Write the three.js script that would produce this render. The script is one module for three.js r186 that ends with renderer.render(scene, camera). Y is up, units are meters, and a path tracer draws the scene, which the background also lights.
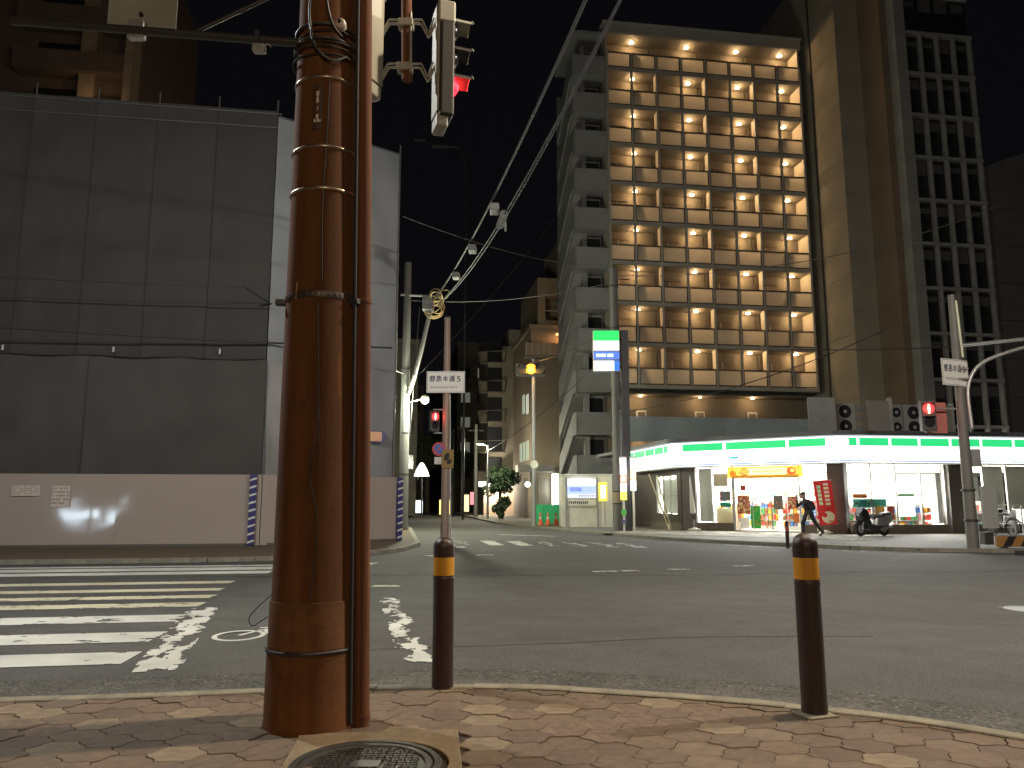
import * as THREE from 'three';
import { RoundedBoxGeometry } from 'three/addons/geometries/RoundedBoxGeometry.js';
import { mergeGeometries, toCreasedNormals } from 'three/addons/utils/BufferGeometryUtils.js';
import { MarchingCubes } from 'three/addons/objects/MarchingCubes.js';
import { RectAreaLightUniformsLib } from 'three/addons/lights/RectAreaLightUniformsLib.js';
import { ImprovedNoise } from 'three/addons/math/ImprovedNoise.js';

// ---------------------------------------------------------------- camera, sky, exposure
RectAreaLightUniformsLib.init();
const scene = new THREE.Scene();
const camera = new THREE.PerspectiveCamera(53.06, 1024 / 768, 0.1, 900);
camera.position.set(0, 1.2, 0);
camera.rotation.x = THREE.MathUtils.degToRad(8.578);
const renderer = new THREE.WebGLRenderer({ antialias: true });
renderer.toneMapping = THREE.LinearToneMapping;
renderer.toneMappingExposure = 1.0;
renderer.shadowMap.enabled = true;
{ // night sky over a city: nearly black, a little warmer and paler low down
  const W = 64, H = 32, data = new Float32Array(W * H * 4);
  for (let j = 0; j < H; j++) for (let i = 0; i < W; i++) {
    const el = (j + 0.5) / H * 2 - 1, k = Math.exp(-Math.max(0, el) * 3.0), o = (j * W + i) * 4;
    data[o] = 0.0020 + 0.0016 * k; data[o + 1] = 0.0021 + 0.0014 * k; data[o + 2] = 0.0030 + 0.0010 * k; data[o + 3] = 1;
  }
  const t = new THREE.DataTexture(data, W, H, THREE.RGBAFormat, THREE.FloatType);
  t.mapping = THREE.EquirectangularReflectionMapping; t.magFilter = THREE.LinearFilter; t.needsUpdate = true;
  scene.background = t; scene.environment = t;
}

// ---------------------------------------------------------------- helpers
let seed = 20240611;
const rnd = () => { seed = (seed + 0x6d2b79f5) | 0; let t = Math.imul(seed ^ (seed >>> 15), 1 | seed); t = (t + Math.imul(t ^ (t >>> 7), 61 | t)) ^ t; return ((t ^ (t >>> 14)) >>> 0) / 4294967296; };
const R = (a, b) => a + (b - a) * rnd();
const rad = THREE.MathUtils.degToRad;
const noise = new ImprovedNoise();
const fbm = (x, y, z = 0, o = 4) => { let s = 0, a = 0.5; for (let i = 0; i < o; i++) { s += a * noise.noise(x, y, z); x *= 2.03; y *= 2.03; a *= 0.5; } return s; };
const V = (x, y, z) => new THREE.Vector3(x, y, z);
const A = rad(8.5), CA = Math.cos(A), SA = Math.sin(A);          // the street grid is turned 8.5 degrees
const GRD = -0.25, PAV = -0.15;                                   // far road, far pavement

// textures -------------------------------------------------------
function tex(w, h, f, srgb = true, rx = 1, ry = 1) {
  const d = new Uint8Array(w * h * 4);
  for (let j = 0; j < h; j++) for (let i = 0; i < w; i++) {
    const c = f(i / w, j / h, i, j), o = (j * w + i) * 4;
    if (typeof c === 'number') d[o] = d[o + 1] = d[o + 2] = Math.max(0, Math.min(255, c * 255));
    else for (let k = 0; k < 3; k++) d[o + k] = Math.max(0, Math.min(255, c[k] * 255));
    d[o + 3] = 255;
  }
  const t = new THREE.DataTexture(d, w, h); t.wrapS = t.wrapT = THREE.RepeatWrapping; t.magFilter = THREE.LinearFilter; t.minFilter = THREE.LinearFilter;
  t.repeat.set(rx, ry); if (srgb) t.colorSpace = THREE.SRGBColorSpace; t.needsUpdate = true; return t;
}
// noise that tiles
function tfbm(u, v, f, o, s) { let r = 0, a = 0.5; for (let i = 0; i < o; i++) { const p = u * f, q = v * f;
  const n = (x, y) => noise.noise(x, y, s + i * 7.3);
  const bu = u, bv = v; r += a * ((n(p, q) * (1 - bu) + n(p - f, q) * bu) * (1 - bv) + (n(p, q - f) * (1 - bu) + n(p - f, q - f) * bu) * bv); f *= 2; a *= 0.55; } return r; }
const hash = (i, j) => { let h = (i * 374761393 + j * 668265263) | 0; h = Math.imul(h ^ (h >>> 13), 1274126177); return ((h ^ (h >>> 16)) >>> 0) / 4294967296; };
const grain = (lo, hi, f, sp, s) => tex(512, 512, (u, v, i, j) => lo + (hi - lo) * Math.max(0, Math.min(1, 0.5 + 0.8 * tfbm(u, v, f, 4, s) + sp * (hash(i, j) - 0.5))));
const T = {};
T.asphalt = tex(1024, 1024, (u, v, i, j) => { const b = 0.78 + 0.22 * tfbm(u, v, 9, 4, 3.1), g = hash(i >> 1, j >> 1), f = hash(i, j + 991);
  let c = b * (0.72 + 0.34 * f) + (g > 0.965 ? 0.5 * hash(i >> 1, (j >> 1) + 5) + 0.15 : g < 0.08 ? -0.25 : 0); return [c, c * 0.99, c * 0.965]; }, true, 1 / 4, 1 / 4);
T.asphaltBump = tex(512, 512, (u, v, i, j) => 0.5 + 0.35 * (hash(i >> 1, j >> 1) - 0.5) + 0.3 * (hash(i, j) - 0.5), false, 1 / 1.6, 1 / 1.6);
T.concrete = tex(512, 512, (u, v, i, j) => { const c = 0.9 + 0.2 * tfbm(u, v, 4, 5, 1.7) + 0.06 * (hash(i, j) - 0.5); return [c, c * 0.995, c * 0.98]; }, true, 1 / 3, 1 / 3);
T.streak = tex(512, 512, (u, v, i, j) => { const c = 0.9 + 0.16 * tfbm(u, v * 0.999, 24, 2, 4.2) * (0.4 + 0.6 * Math.abs(tfbm(u, v, 3, 3, 9))) + 0.14 * tfbm(u, v, 3, 4, 8.1) + 0.04 * (hash(i, j) - 0.5); return [c, c, c * 0.985]; }, true, 1 / 6, 1 / 6);
T.grit = tex(512, 512, (u, v, i, j) => { const g = hash(i >> 1, j >> 1); const c = 0.8 + 0.25 * tfbm(u, v, 8, 4, 5.5) + (g > 0.97 ? 0.5 : g < 0.08 ? -0.25 : 0) + 0.2 * (hash(i, j) - 0.5); return [c, c * 0.98, c * 0.93]; }, true, 1 / 1.0, 1 / 1.0);
T.gutter = tex(512, 512, (u, v, i, j) => { const g = hash(i >> 2, j >> 2), f = hash(i >> 1, (j >> 1) + 77); const c = 0.7 + 0.45 * tfbm(u, v, 6, 4, 15.5) + (g > 0.93 ? 0.9 * hash(i >> 2, (j >> 2) + 9) : g < 0.15 ? -0.35 : 0) + 0.22 * (f - 0.5); return [c, c * 0.98, c * 0.93]; }, true, 1 / 2, 1 / 2);
T.paver = tex(512, 512, (u, v, i, j) => { const c = 0.86 + 0.3 * tfbm(u, v, 10, 4, 2.2) + 0.22 * (hash(i, j) - 0.5) + (hash(i >> 1, j >> 1) > 0.985 ? 0.25 : 0); return [c, c * 0.97, c * 0.94]; }, true, 1 / 0.7, 1 / 0.7);
T.fine = tex(256, 256, (u, v, i, j) => 0.5 + 0.5 * (hash(i, j) - 0.5) + 0.3 * tfbm(u, v, 16, 3, 6.6), false, 1 / 0.35, 1 / 0.35);
T.sheet = tex(512, 512, (u, v, i, j) => { const c = 0.88 + 0.16 * tfbm(u, v, 3, 5, 12.3) + 0.07 * ((i + j) % 2) + 0.05 * (hash(i, j) - 0.5); return [c, c, c]; }, true, 1 / 4, 1 / 4);
T.sheetBump = tex(512, 512, (u, v) => 0.5 + 0.5 * tfbm(u, v * 0.5, 5, 4, 22.3), false, 1 / 4, 1 / 8);
T.pole = tex(512, 1024, (u, v, i, j) => { let c = 0.84 + 0.42 * tfbm(u, v, 3, 5, 31.1) + 0.16 * tfbm(u, v, 40, 2, 2.4) + 0.3 * tfbm(u, v * 0.12 + 0.3, 16, 3, 61.3) + 0.05 * (hash(i, j) - 0.5); const s = tfbm(u, v, 14, 3, 77.7); if (s > 0.33) c *= 1.22; if (s < -0.36) c *= 0.72; return [c, c * 0.98, c * 0.94]; }, true, 1, 1);
T.dirt = tex(256, 256, (u, v, i, j) => 0.42 + 0.5 * tfbm(u, v, 5, 5, 41.7) + 0.1 * (hash(i, j) - 0.5), false, 1, 1);

function mat(c, rough = 0.8, metal = 0, o = {}) {
  const m = new THREE.MeshStandardMaterial({ roughness: rough, metalness: metal, ...o });
  if (Array.isArray(c)) m.color.setRGB(c[0], c[1], c[2]); else m.color.set(c); return m;
}
function glow(c, k, o = {}) { const m = new THREE.MeshStandardMaterial({ roughness: 0.5, ...o }); m.color.setRGB(c[0] * 0.3, c[1] * 0.3, c[2] * 0.3); m.emissive.setRGB(...c); m.emissiveIntensity = k; return m; }
function glass(tint = [0.9, 0.95, 0.95], rough = 0.03) { const m = new THREE.MeshPhysicalMaterial({ roughness: rough, transmission: 1, thickness: 0, ior: 1.45 }); m.color.setRGB(...tint); return m; }
function canvasTex(w, h, draw) { const c = document.createElement('canvas'); c.width = w; c.height = h; draw(c.getContext('2d'), w, h); const t = new THREE.CanvasTexture(c); t.colorSpace = THREE.SRGBColorSpace; return t; }

const M = {
  asphalt: mat([0.142, 0.142, 0.138], 0.86, 0, { map: T.asphalt, bumpMap: T.asphaltBump, bumpScale: 0.006, vertexColors: true }),
  pavement: mat([0.2, 0.19, 0.17], 0.85, 0, { map: T.grit }),
  brownPavement: mat([0.165, 0.118, 0.08], 0.88, 0, { map: T.grit }),
  kerb: mat([0.34, 0.31, 0.24], 0.85, 0, { map: T.grit, bumpMap: T.fine, bumpScale: 0.002 }),
  gutter: mat([0.13, 0.127, 0.113], 0.85, 0, { map: T.gutter, bumpMap: T.fine, bumpScale: 0.003 }),
  paint: mat([0.66, 0.67, 0.63], 0.7, 0, { map: T.concrete }),
  paintYellow: mat([0.6, 0.58, 0.42], 0.7, 0, { map: T.concrete }),
  brownPole: mat([0.18, 0.066, 0.016], 0.96, 0, { map: T.pole, bumpMap: T.dirt, bumpScale: 0.004 }),
  brownPole2: mat([0.2, 0.085, 0.031], 0.95, 0, { map: T.pole, bumpMap: T.dirt, bumpScale: 0.005 }),
  brownPipe: mat([0.2, 0.07, 0.026], 0.9, 0, { map: T.pole, bumpMap: T.dirt, bumpScale: 0.003 }),
  bollard: mat([0.04, 0.022, 0.019], 0.32, 0, { bumpMap: T.fine, bumpScale: 0.0008 }),
  bollardBand: mat([0.62, 0.29, 0.025], 0.35, 0, { bumpMap: T.fine, bumpScale: 0.0006 }),
  steel: mat([0.42, 0.41, 0.39], 0.42, 0.7, { bumpMap: T.fine, bumpScale: 0.001 }),
  darkSteel: mat([0.05, 0.045, 0.042], 0.5, 0.4),
  black: mat([0.016, 0.016, 0.017], 0.6),
  rubber: mat([0.02, 0.02, 0.02], 0.8),
  iron: mat([0.075, 0.068, 0.062], 0.5, 0.6, { map: T.grit, bumpMap: T.fine, bumpScale: 0.002 }),
  cable: mat([0.03, 0.028, 0.028], 0.6),
  cableGrey: mat([0.16, 0.155, 0.15], 0.55),
  concretePole: mat([0.18, 0.176, 0.166], 0.85, 0, { map: T.concrete, bumpMap: T.fine, bumpScale: 0.002 }),
  greyPaint: mat([0.3, 0.3, 0.3], 0.55, 0.1, { map: T.concrete }),
  paleGrey: mat([0.5, 0.5, 0.48], 0.6, 0, { map: T.concrete }),
  white: mat([0.72, 0.72, 0.7], 0.6, 0, { map: T.concrete }),
  cream: mat([0.66, 0.64, 0.56], 0.5, 0, { map: T.concrete }),
  housing: mat([0.42, 0.41, 0.35], 0.5, 0.1, { map: T.concrete }),
};

// geometry -------------------------------------------------------
const cache = new Map();
function boxGeo(w, h, d, bevel = 0) {                             // uv in metres on every face
  const key = [w, h, d, bevel].map((x) => x.toFixed(3)).join();
  if (cache.has(key)) return cache.get(key);
  const g = bevel ? new RoundedBoxGeometry(w, h, d, 1, bevel) : new THREE.BoxGeometry(w, h, d);
  const p = g.attributes.position, n = g.attributes.normal, uv = g.attributes.uv;
  for (let i = 0; i < p.count; i++) {
    const ax = Math.abs(n.getX(i)), ay = Math.abs(n.getY(i)), az = Math.abs(n.getZ(i));
    if (ax >= ay && ax >= az) uv.setXY(i, p.getZ(i), p.getY(i)); else if (ay >= az) uv.setXY(i, p.getX(i), p.getZ(i)); else uv.setXY(i, p.getX(i), p.getY(i));
  }
  cache.set(key, g); return g;
}
function add(parent, name, geo, m, x = 0, y = 0, z = 0, ry = 0, rx = 0, rz = 0) {
  const o = new THREE.Mesh(geo, m); o.name = name; o.position.set(x, y, z); o.rotation.set(rx, ry, rz, 'YXZ'); o.castShadow = o.receiveShadow = true; parent.add(o); return o;
}
// box by its low corner in x, y and centre in z unless told otherwise: here always centred in x and z, y is the bottom
const box = (p, name, m, w, h, d, x = 0, y = 0, z = 0, ry = 0, bevel = 0) => add(p, name, boxGeo(w, h, d, bevel), m, x, y + h / 2, z, ry);
// box from ranges
const span = (p, name, m, x0, x1, y0, y1, z0, z1, bevel = 0) => add(p, name, boxGeo(Math.abs(x1 - x0), Math.abs(y1 - y0), Math.abs(z1 - z0), bevel), m, (x0 + x1) / 2, (y0 + y1) / 2, (z0 + z1) / 2);
function cyl(p, name, m, r0, r1, h, x = 0, y = 0, z = 0, seg = 16) { return add(p, name, cylGeo(r0, r1, h, seg), m, x, y + h / 2, z); }
function cylGeo(r0, r1, h, seg = 16) { const key = 'c' + [r0, r1, h, seg].join(); if (!cache.has(key)) { const g = new THREE.CylinderGeometry(r1, r0, h, seg); cache.set(key, g); } return cache.get(key); }
function tubeGeo(pts, r, seg = 24, rs = 6, straight = false) {
  const vs = pts.map((p) => V(...p)); let c;
  if (straight) { c = new THREE.CurvePath(); for (let i = 0; i + 1 < vs.length; i++) c.add(new THREE.LineCurve3(vs[i], vs[i + 1])); } else c = new THREE.CatmullRomCurve3(vs);
  return new THREE.TubeGeometry(c, seg, r, rs);
}
function rodGeo(a, b, r, rs = 8) { const d = V(...b).sub(V(...a)), g = new THREE.CylinderGeometry(r, r, d.length(), rs); g.applyQuaternion(new THREE.Quaternion().setFromUnitVectors(V(0, 1, 0), d.clone().normalize())); g.translate((a[0] + b[0]) / 2, (a[1] + b[1]) / 2, (a[2] + b[2]) / 2); return g; }
const rod = (p, name, m, a, b, r, rs = 8) => add(p, name, rodGeo(a, b, r, rs), m);
const merge = (list) => mergeGeometries(list.map((g) => { const h = g.index ? g.toNonIndexed() : g; for (const k of Object.keys(h.attributes)) if (!['position', 'normal', 'uv'].includes(k)) h.deleteAttribute(k); return h; }));
const names = new Map();
const numbered = (n) => { const k = names.get(n) || 0; names.set(n, k + 1); return k ? n + '_' + String(k).padStart(3, '0') : n; };
function thing(name, label, category, pos = [0, 0, 0], turn = 0, group) {
  const o = new THREE.Group(); o.name = numbered(name); o.position.set(...pos); o.rotation.y = turn; o.userData = { label, category }; if (group) o.userData.group = group; scene.add(o); return o;
}
function tagged(o, label, category, group) { o.name = numbered(o.name); o.userData = { label, category }; if (group) o.userData.group = group; return o; }
function structure(o) { o.userData.kind = 'structure'; return o; }
function stuff(o) { o.userData.kind = 'stuff'; return o; }
function point(parent, c, k, x, y, z, soft = 2) { const l = new THREE.PointLight(new THREE.Color(...c), k, 0, 2); l.position.set(x, y, z); l.castShadow = true; l.shadow.radius = soft; l.name = 'lamp'; parent.add(l); return l; }
function panelLight(parent, c, k, w, h, x, y, z, ry = 0, rx = 0) { // shines along its own -z
  const l = new THREE.RectAreaLight(new THREE.Color(...c), k, w, h); l.position.set(x, y, z); l.rotation.set(rx, ry, 0, 'YXZ'); l.name = 'panel_light'; parent.add(l); return l; }
// outline in x,y pushed along z with thickness d, centred
function plate(pts, d, bevel = 0) { const s = new THREE.Shape(pts.map((p) => new THREE.Vector2(p[0], p[1]))); const g = new THREE.ExtrudeGeometry(s, { depth: d, bevelEnabled: bevel > 0, bevelThickness: bevel, bevelSize: bevel, bevelSegments: 1, curveSegments: 10 }); g.translate(0, 0, -d / 2); return g; }
// a flat slab from a plan outline [x, z], top at y1, bottom at y0, uv in metres
function slab(pts, y0, y1) { const s = new THREE.Shape(pts.map((p) => new THREE.Vector2(p[0], -p[1]))); const g = new THREE.ExtrudeGeometry(s, { depth: y1 - y0, bevelEnabled: false }); g.rotateX(-Math.PI / 2); g.translate(0, y0, 0); return g; }

// Japanese place-name sign, drawn stroke by stroke on a 10 x 10 field
const KANJI = {
  miyako: [[[1, 2], [5.2, 2]], [[3, .8], [3, 4]], [[.4, 4], [6, 4]], [[5.6, 1.4], [1, 6.4]], [[2, 5.6], [2, 9.6], [5, 9.6], [5, 5.6], [2, 5.6]], [[2, 7.6], [5, 7.6]], [[7, .9], [7, 9.9]], [[7, 1.1], [9.4, 1.1], [8.1, 3.8], [9.5, 5.4], [9.1, 7], [7.9, 7]]],
  shima: [[[5, .2], [4.2, 1.2]], [[2.4, 1.2], [2.4, 6]], [[2.4, 1.2], [7.6, 1.2], [7.6, 4.2], [2.4, 4.2]], [[2.4, 2.7], [7.6, 2.7]], [[2.4, 5.7], [9, 5.7], [8.7, 9], [7.8, 9.6]], [[1, 7], [1, 9.2], [6, 9.2], [6, 7]], [[3.5, 6.4], [3.5, 9.2]]],
  hon: [[[1, 3], [9, 3]], [[5, .5], [5, 9.7]], [[5, 3], [1, 8]], [[5, 3], [9, 8]], [[3.2, 7.3], [6.8, 7.3]]],
  tori: [[[1.5, .9], [2.5, 2]], [[.8, 4], [2.3, 4], [2.3, 7.5], [1, 9]], [[1, 8.4], [3, 9.2], [9.6, 9.4]], [[4, .8], [8.5, .8], [6.5, 2.4]], [[5.4, 1.7], [6.6, 2.7]], [[4, 3], [4, 8.3]], [[4, 3], [8.7, 3], [8.7, 8], [8, 8.2]], [[4, 4.7], [8.7, 4.7]], [[4, 6.4], [8.7, 6.4]], [[6.3, 3], [6.3, 8.2]]],
};
function kanji(c, name, x, y, s, lw) { c.lineWidth = lw; c.lineCap = 'square'; for (const st of KANJI[name]) { c.beginPath(); st.forEach(([a, b], i) => (i ? c.lineTo(x + a * s / 10, y + b * s / 10) : c.moveTo(x + a * s / 10, y + b * s / 10))); c.stroke(); } }
T.placeName = canvasTex(512, 288, (c, w, h) => {
  c.fillStyle = '#e9e6df'; c.fillRect(0, 0, w, h); c.strokeStyle = '#2b2b45'; c.fillStyle = '#2b2b45'; c.lineWidth = 4; c.strokeRect(10, 10, w - 20, h - 20);
  ['miyako', 'shima', 'hon', 'tori'].forEach((k, i) => kanji(c, k, 36 + i * 88, 58, 80, 9)); c.font = 'bold 104px sans-serif'; c.fillText('5', 402, 140);
  c.font = '38px sans-serif'; c.fillText('Miyakojimahondori 5', 50, 226, 412);
});
M.placeName = mat([0.9, 0.9, 0.9], 0.45, 0, { map: T.placeName });
// ---------------------------------------------------------------- ground
const kerbPts = [[-40, .55], [-30, -.9], [-20, -2.35], [-12, -3.5], [-7, -4.25], [-4.5, -4.64], [-3.08, -4.85], [-2.23, -4.97], [-1.35, -5.12], [-.5, -5.19], [.1, -5.17], [.55, -5.07], [1.14, -4.9], [1.67, -4.7], [2.14, -4.47], [2.59, -4.11], [3.1, -3.5], [3.6, -2.5], [3.95, -1], [4.15, 2], [4.3, 8], [4.4, 30]];
const kerbCurve = new THREE.CatmullRomCurve3(kerbPts.map((p) => V(p[0], 0, p[1])), false, 'centripetal');
const kerbLine = kerbCurve.getPoints(420).map((p) => [p.x, p.z]);
function kerbDistance(x, z) { // positive on the road side
  let best = 1e9, sign = 1;
  for (let i = 0; i + 1 < kerbLine.length; i++) {
    const [ax, az] = kerbLine[i], dx = kerbLine[i + 1][0] - ax, dz = kerbLine[i + 1][1] - az, l = dx * dx + dz * dz || 1e-9;
    const t = Math.max(0, Math.min(1, ((x - ax) * dx + (z - az) * dz) / l)), ex = x - ax - t * dx, ez = z - az - t * dz, d = ex * ex + ez * ez;
    if (d < best) { best = d; sign = dx * ez - dz * ex; }
  }
  return Math.sqrt(best) * (sign < 0 ? 1 : -1);
}
function roadY(d) { if (d < 0.3) return -0.12; const t = Math.max(0, Math.min(1, (d - 0.6) / 10.4)); return -0.035 - 0.215 * t * t * (3 - 2 * t); }
const groundAt = (x, z) => (Math.abs(x) > 45 || z < -40 ? GRD : roadY(kerbDistance(x, z)));
{ // one sheet of asphalt to the horizon, finer near the camera
  const xs = [], zs = [];
  for (let x = -420; x <= 420.01; x += Math.abs(x) < 12 - 1e-6 ? 0.3 : Math.abs(x) < 40 - 1e-6 ? 2 : 20) xs.push(x);
  for (let z = 60; z >= -460; z -= z > 6 ? 6 : z > -20 ? 0.3 : z > -40 ? 1 : 20) zs.push(z);
  const pos = [], uv = [], col = [], idx = [];
  for (const z of zs) for (const x of xs) {
    const d = Math.abs(x) > 45 || z < -40 ? 30 : kerbDistance(x, z);
    pos.push(x, roadY(d), z); uv.push(x, z);
    let c = 0.92 + 0.35 * fbm(x * 0.23, z * 0.5, 1.3, 3) + 0.3 * fbm(x * 1.3, z * 1.6, 4.1, 3);            // patchy wear and old oil
    c *= 0.86 + 0.26 * Math.min(1, Math.max(0, 0.5 + 1.4 * fbm(x * 0.11 + 4, z * 0.16, 9.1, 3)));
    const px = (x - 0.5) / 1.7, pz = (z + 16.1) / 1.1; const q = px * px + pz * pz + 1.3 * fbm(x * 1.2, z * 1.2, 7, 3); if (q < 1) c *= 0.72;   // dark repair patch
    const qx = (x + 3.6) / 1.3, qz = (z + 15.2) / 0.8; if (qx * qx + qz * qz + fbm(x * 1.3, z * 1.3, 2, 3) < 1) c *= 0.78;
    c = Math.max(0.5, c); col.push(c, c, c);
  }
  const n = xs.length;
  for (let j = 0; j + 1 < zs.length; j++) for (let i = 0; i + 1 < n; i++) { const a = j * n + i; idx.push(a, a + 1, a + n, a + 1, a + n + 1, a + n); }
  const g = new THREE.BufferGeometry(); g.setAttribute('position', new THREE.Float32BufferAttribute(pos, 3)); g.setAttribute('uv', new THREE.Float32BufferAttribute(uv, 2)); g.setAttribute('color', new THREE.Float32BufferAttribute(col, 3)); g.setIndex(idx); g.computeVertexNormals();
  structure(add(scene, 'road', g, M.asphalt));
}
// strips along the near kerb: a profile of [offset towards the road, height] swept along the curve
function sweep(profile, from = 0, to = kerbLine.length - 1) {
  const pos = [], uv = [], idx = [], k = profile.length; let s = 0;
  for (let i = from; i <= to; i++) {
    const a = kerbLine[Math.max(0, i - 1)], b = kerbLine[Math.min(kerbLine.length - 1, i + 1)], dx = b[0] - a[0], dz = b[1] - a[1], l = Math.hypot(dx, dz), nx = dz / l, nz = -dx / l;
    if (i > from) s += Math.hypot(kerbLine[i][0] - kerbLine[i - 1][0], kerbLine[i][1] - kerbLine[i - 1][1]);
    profile.forEach(([o, y]) => { pos.push(kerbLine[i][0] + nx * o, y, kerbLine[i][1] + nz * o); uv.push(s, o + y); });
  }
  for (let i = 0; i < to - from; i++) for (let j = 0; j + 1 < k; j++) { const a = i * k + j; idx.push(a, a + k, a + 1, a + 1, a + k, a + k + 1); }
  const g = new THREE.BufferGeometry(); g.setAttribute('position', new THREE.Float32BufferAttribute(pos, 3)); g.setAttribute('uv', new THREE.Float32BufferAttribute(uv, 2)); g.setIndex(idx); g.computeVertexNormals(); return toCreasedNormals(g, 0.5);
}
{
  structure(add(scene, 'gutter', sweep([[0.118, -0.1], [0.118, -0.012], [0.4, -0.03], [0.68, -0.022], [0.7, -0.1]]), M.gutter));
  const kerb = new THREE.Group(); kerb.name = 'kerb'; structure(kerb); scene.add(kerb);
  // kerb stones about 0.6 m long with open joints; those in view are stones of their own
  let s = 0, start = 0; const step = 0.62;
  for (let i = 1; i < kerbLine.length; i++) {
    s += Math.hypot(kerbLine[i][0] - kerbLine[i - 1][0], kerbLine[i][1] - kerbLine[i - 1][1]);
    const near = kerbLine[i][0] > -5 && kerbLine[i][1] < 1;
    if (s >= step || i === kerbLine.length - 1) {
      if (near) { const h = R(0.004, 0.012); add(kerb, 'kerb_stone', sweep([[-0.012, -0.1], [-0.012, h - 0.006], [-0.004, h], [0.1, h - 0.002], [0.112, h - 0.014], [0.114, -0.1]], start, i), M.kerb); }
      else add(kerb, 'kerb_stone', sweep([[-0.01, -0.1], [-0.01, 0.006], [0.114, 0.004], [0.114, -0.1]], start, i), M.kerb);
      s = 0; start = i;
    }
  }
}
{ // pavement of wavy six-sided pavers: bed, then each paver
  const walk = new THREE.Group(); walk.name = 'pavement'; structure(walk); scene.add(walk);
  const outline = kerbLine.map(([x, z]) => [x, z]); outline.push([-40, 30]);
  add(walk, 'sand_bed', slab(outline, -0.11, -0.014), mat([0.07, 0.055, 0.04], 0.95, 0, { map: T.grit }));
  const PW = 0.285, PH = 0.212, TIP = 0.075, DX = PW - TIP;   // tip to tip, depth, column pitch
  const shapes = []; let outline0;
  function cutPaver(px, pz, turn) { // paver cut to the kerb: keep what lies 15 mm inside it
    const c = Math.cos(turn), s = Math.sin(turn), D = (q) => kerbDistance(px + q[0] * c + q[1] * s, pz + q[0] * s - q[1] * c) + 0.017, out = [];
    const dist = outline0.map(D); if (dist.every((v) => v < 0)) return shapes[0]; if (dist.every((v) => v >= 0)) return null;
    outline0.forEach((p, i) => { const n = (i + 1) % outline0.length, q = outline0[n], a = dist[i], b = dist[n]; if (a < 0) out.push(p); if ((a < 0) !== (b < 0)) { const t = a / (a - b); out.push([p[0] + (q[0] - p[0]) * t, p[1] + (q[1] - p[1]) * t]); } });
    if (out.length < 4) return null; let area = 0; out.forEach((p, i) => { const q = out[(i + 1) % out.length]; area += p[0] * q[1] - q[0] * p[1]; }); if (Math.abs(area) < 0.004) return null;
    const g = plate(out, 0.037); g.rotateX(-Math.PI / 2); return toCreasedNormals(g, 0.6);
  }
  for (let k = 0; k < 4; k++) { // six-sided with bowed ends that lock into the neighbours
    const hw = PW / 2 - 0.0045, tip = TIP, hh = PH / 2 - 0.0045, pts = [];
    const edge = (x0, y0, x1, y1, bow) => { for (let i = 0; i < 5; i++) { const t = i / 5; const nx = y1 - y0, ny = -(x1 - x0), l = Math.hypot(nx, ny); const b = bow * Math.sin(t * Math.PI * 2); pts.push([x0 + (x1 - x0) * t + nx / l * b, y0 + (y1 - y0) * t + ny / l * b]); } };
    const j = () => R(-0.002, 0.002);
    edge(-hw + tip, -hh, hw - tip, -hh, 0.006); edge(hw - tip, -hh, hw, 0, 0.009); edge(hw, 0, hw - tip, hh, 0.009); edge(hw - tip, hh, -hw + tip, hh, 0.006); edge(-hw + tip, hh, -hw, 0, 0.009); edge(-hw, 0, -hw + tip, -hh, 0.009);
    if (!k) outline0 = pts; const g = plate(pts, 0.03, 0.0035); g.rotateX(-Math.PI / 2); shapes.push(toCreasedNormals(g, 0.6));
  }
  const tones = [[0.185, 0.132, 0.088], [0.165, 0.12, 0.081], [0.215, 0.16, 0.108], [0.145, 0.102, 0.07], [0.195, 0.135, 0.092], [0.255, 0.2, 0.13]].map((c) => { const m = mat(c, 0.84, 0, { map: T.paver.clone(), bumpMap: T.fine, bumpScale: 0.0025 }); m.map.offset.set(rnd(), rnd()); m.map.needsUpdate = true; return m; });
  const pick = () => tones[[0, 0, 1, 1, 0, 2, 3, 4, 4, 5, 3, 1, 0, 1, 3, 4, 0, 1][Math.floor(rnd() * 18)]];
  const th = rad(-2), c = Math.cos(th), s = Math.sin(th); const rest = [];
  for (let r = -24; r < 26; r++) for (let q = -54; q < 54; q++) {
    const lx = q * DX, lz = (r + (q & 1 ? 0.5 : 0)) * PH, x = lx * c - lz * s - 0.1, z = lx * s + lz * c - 3.0;
    const d = kerbDistance(x, z); if (d > 0.1 || z > 1.2) continue;
    if (Math.hypot(x + 1.125, z + 4.43) < 0.14) continue;                       // the big pole stands here
    if (x > -0.95 && x < -0.33 && z > -4.16 && z < -3.32) continue;             // manhole surround
    if (Math.hypot(x - 1.68, z + 4.6) < 0.02 || Math.hypot(x + 0.45, z + 5.22) < 0.02) continue;
    const inView = z < -3.45 && Math.abs(x) < -z * 0.72 + 0.25;
    let geo = null; if (d > -0.16) { geo = cutPaver(x, z, th); if (!geo) continue; }
    const k = Math.floor(rnd() * 4), dy = R(-0.0035, 0.003), tx = R(-0.012, 0.012), tz = R(-0.012, 0.012), m = pick();
    if (inView) { const o = add(walk, 'paver', geo || shapes[k], m, x, -0.0195 + dy, z, -th, tx, tz); }
    else { const g = (geo || shapes[k]).clone(); g.rotateY(-th); g.translate(x, -0.0195 + dy, z); rest.push(g); }
  }
  stuff(add(walk, 'paver_field', merge(rest), tones[0]));
  // cast-iron cover in a concrete surround

  const hole = new THREE.Shape([[-0.47, -0.5], [0.47, -0.5], [0.47, 0.5], [-0.47, 0.5]].map((p) => new THREE.Vector2(...p))); const h2 = new THREE.Path(); h2.absellipse(0, 0, 0.41, 0.352, 0, Math.PI * 2, true); hole.holes.push(h2);
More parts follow.
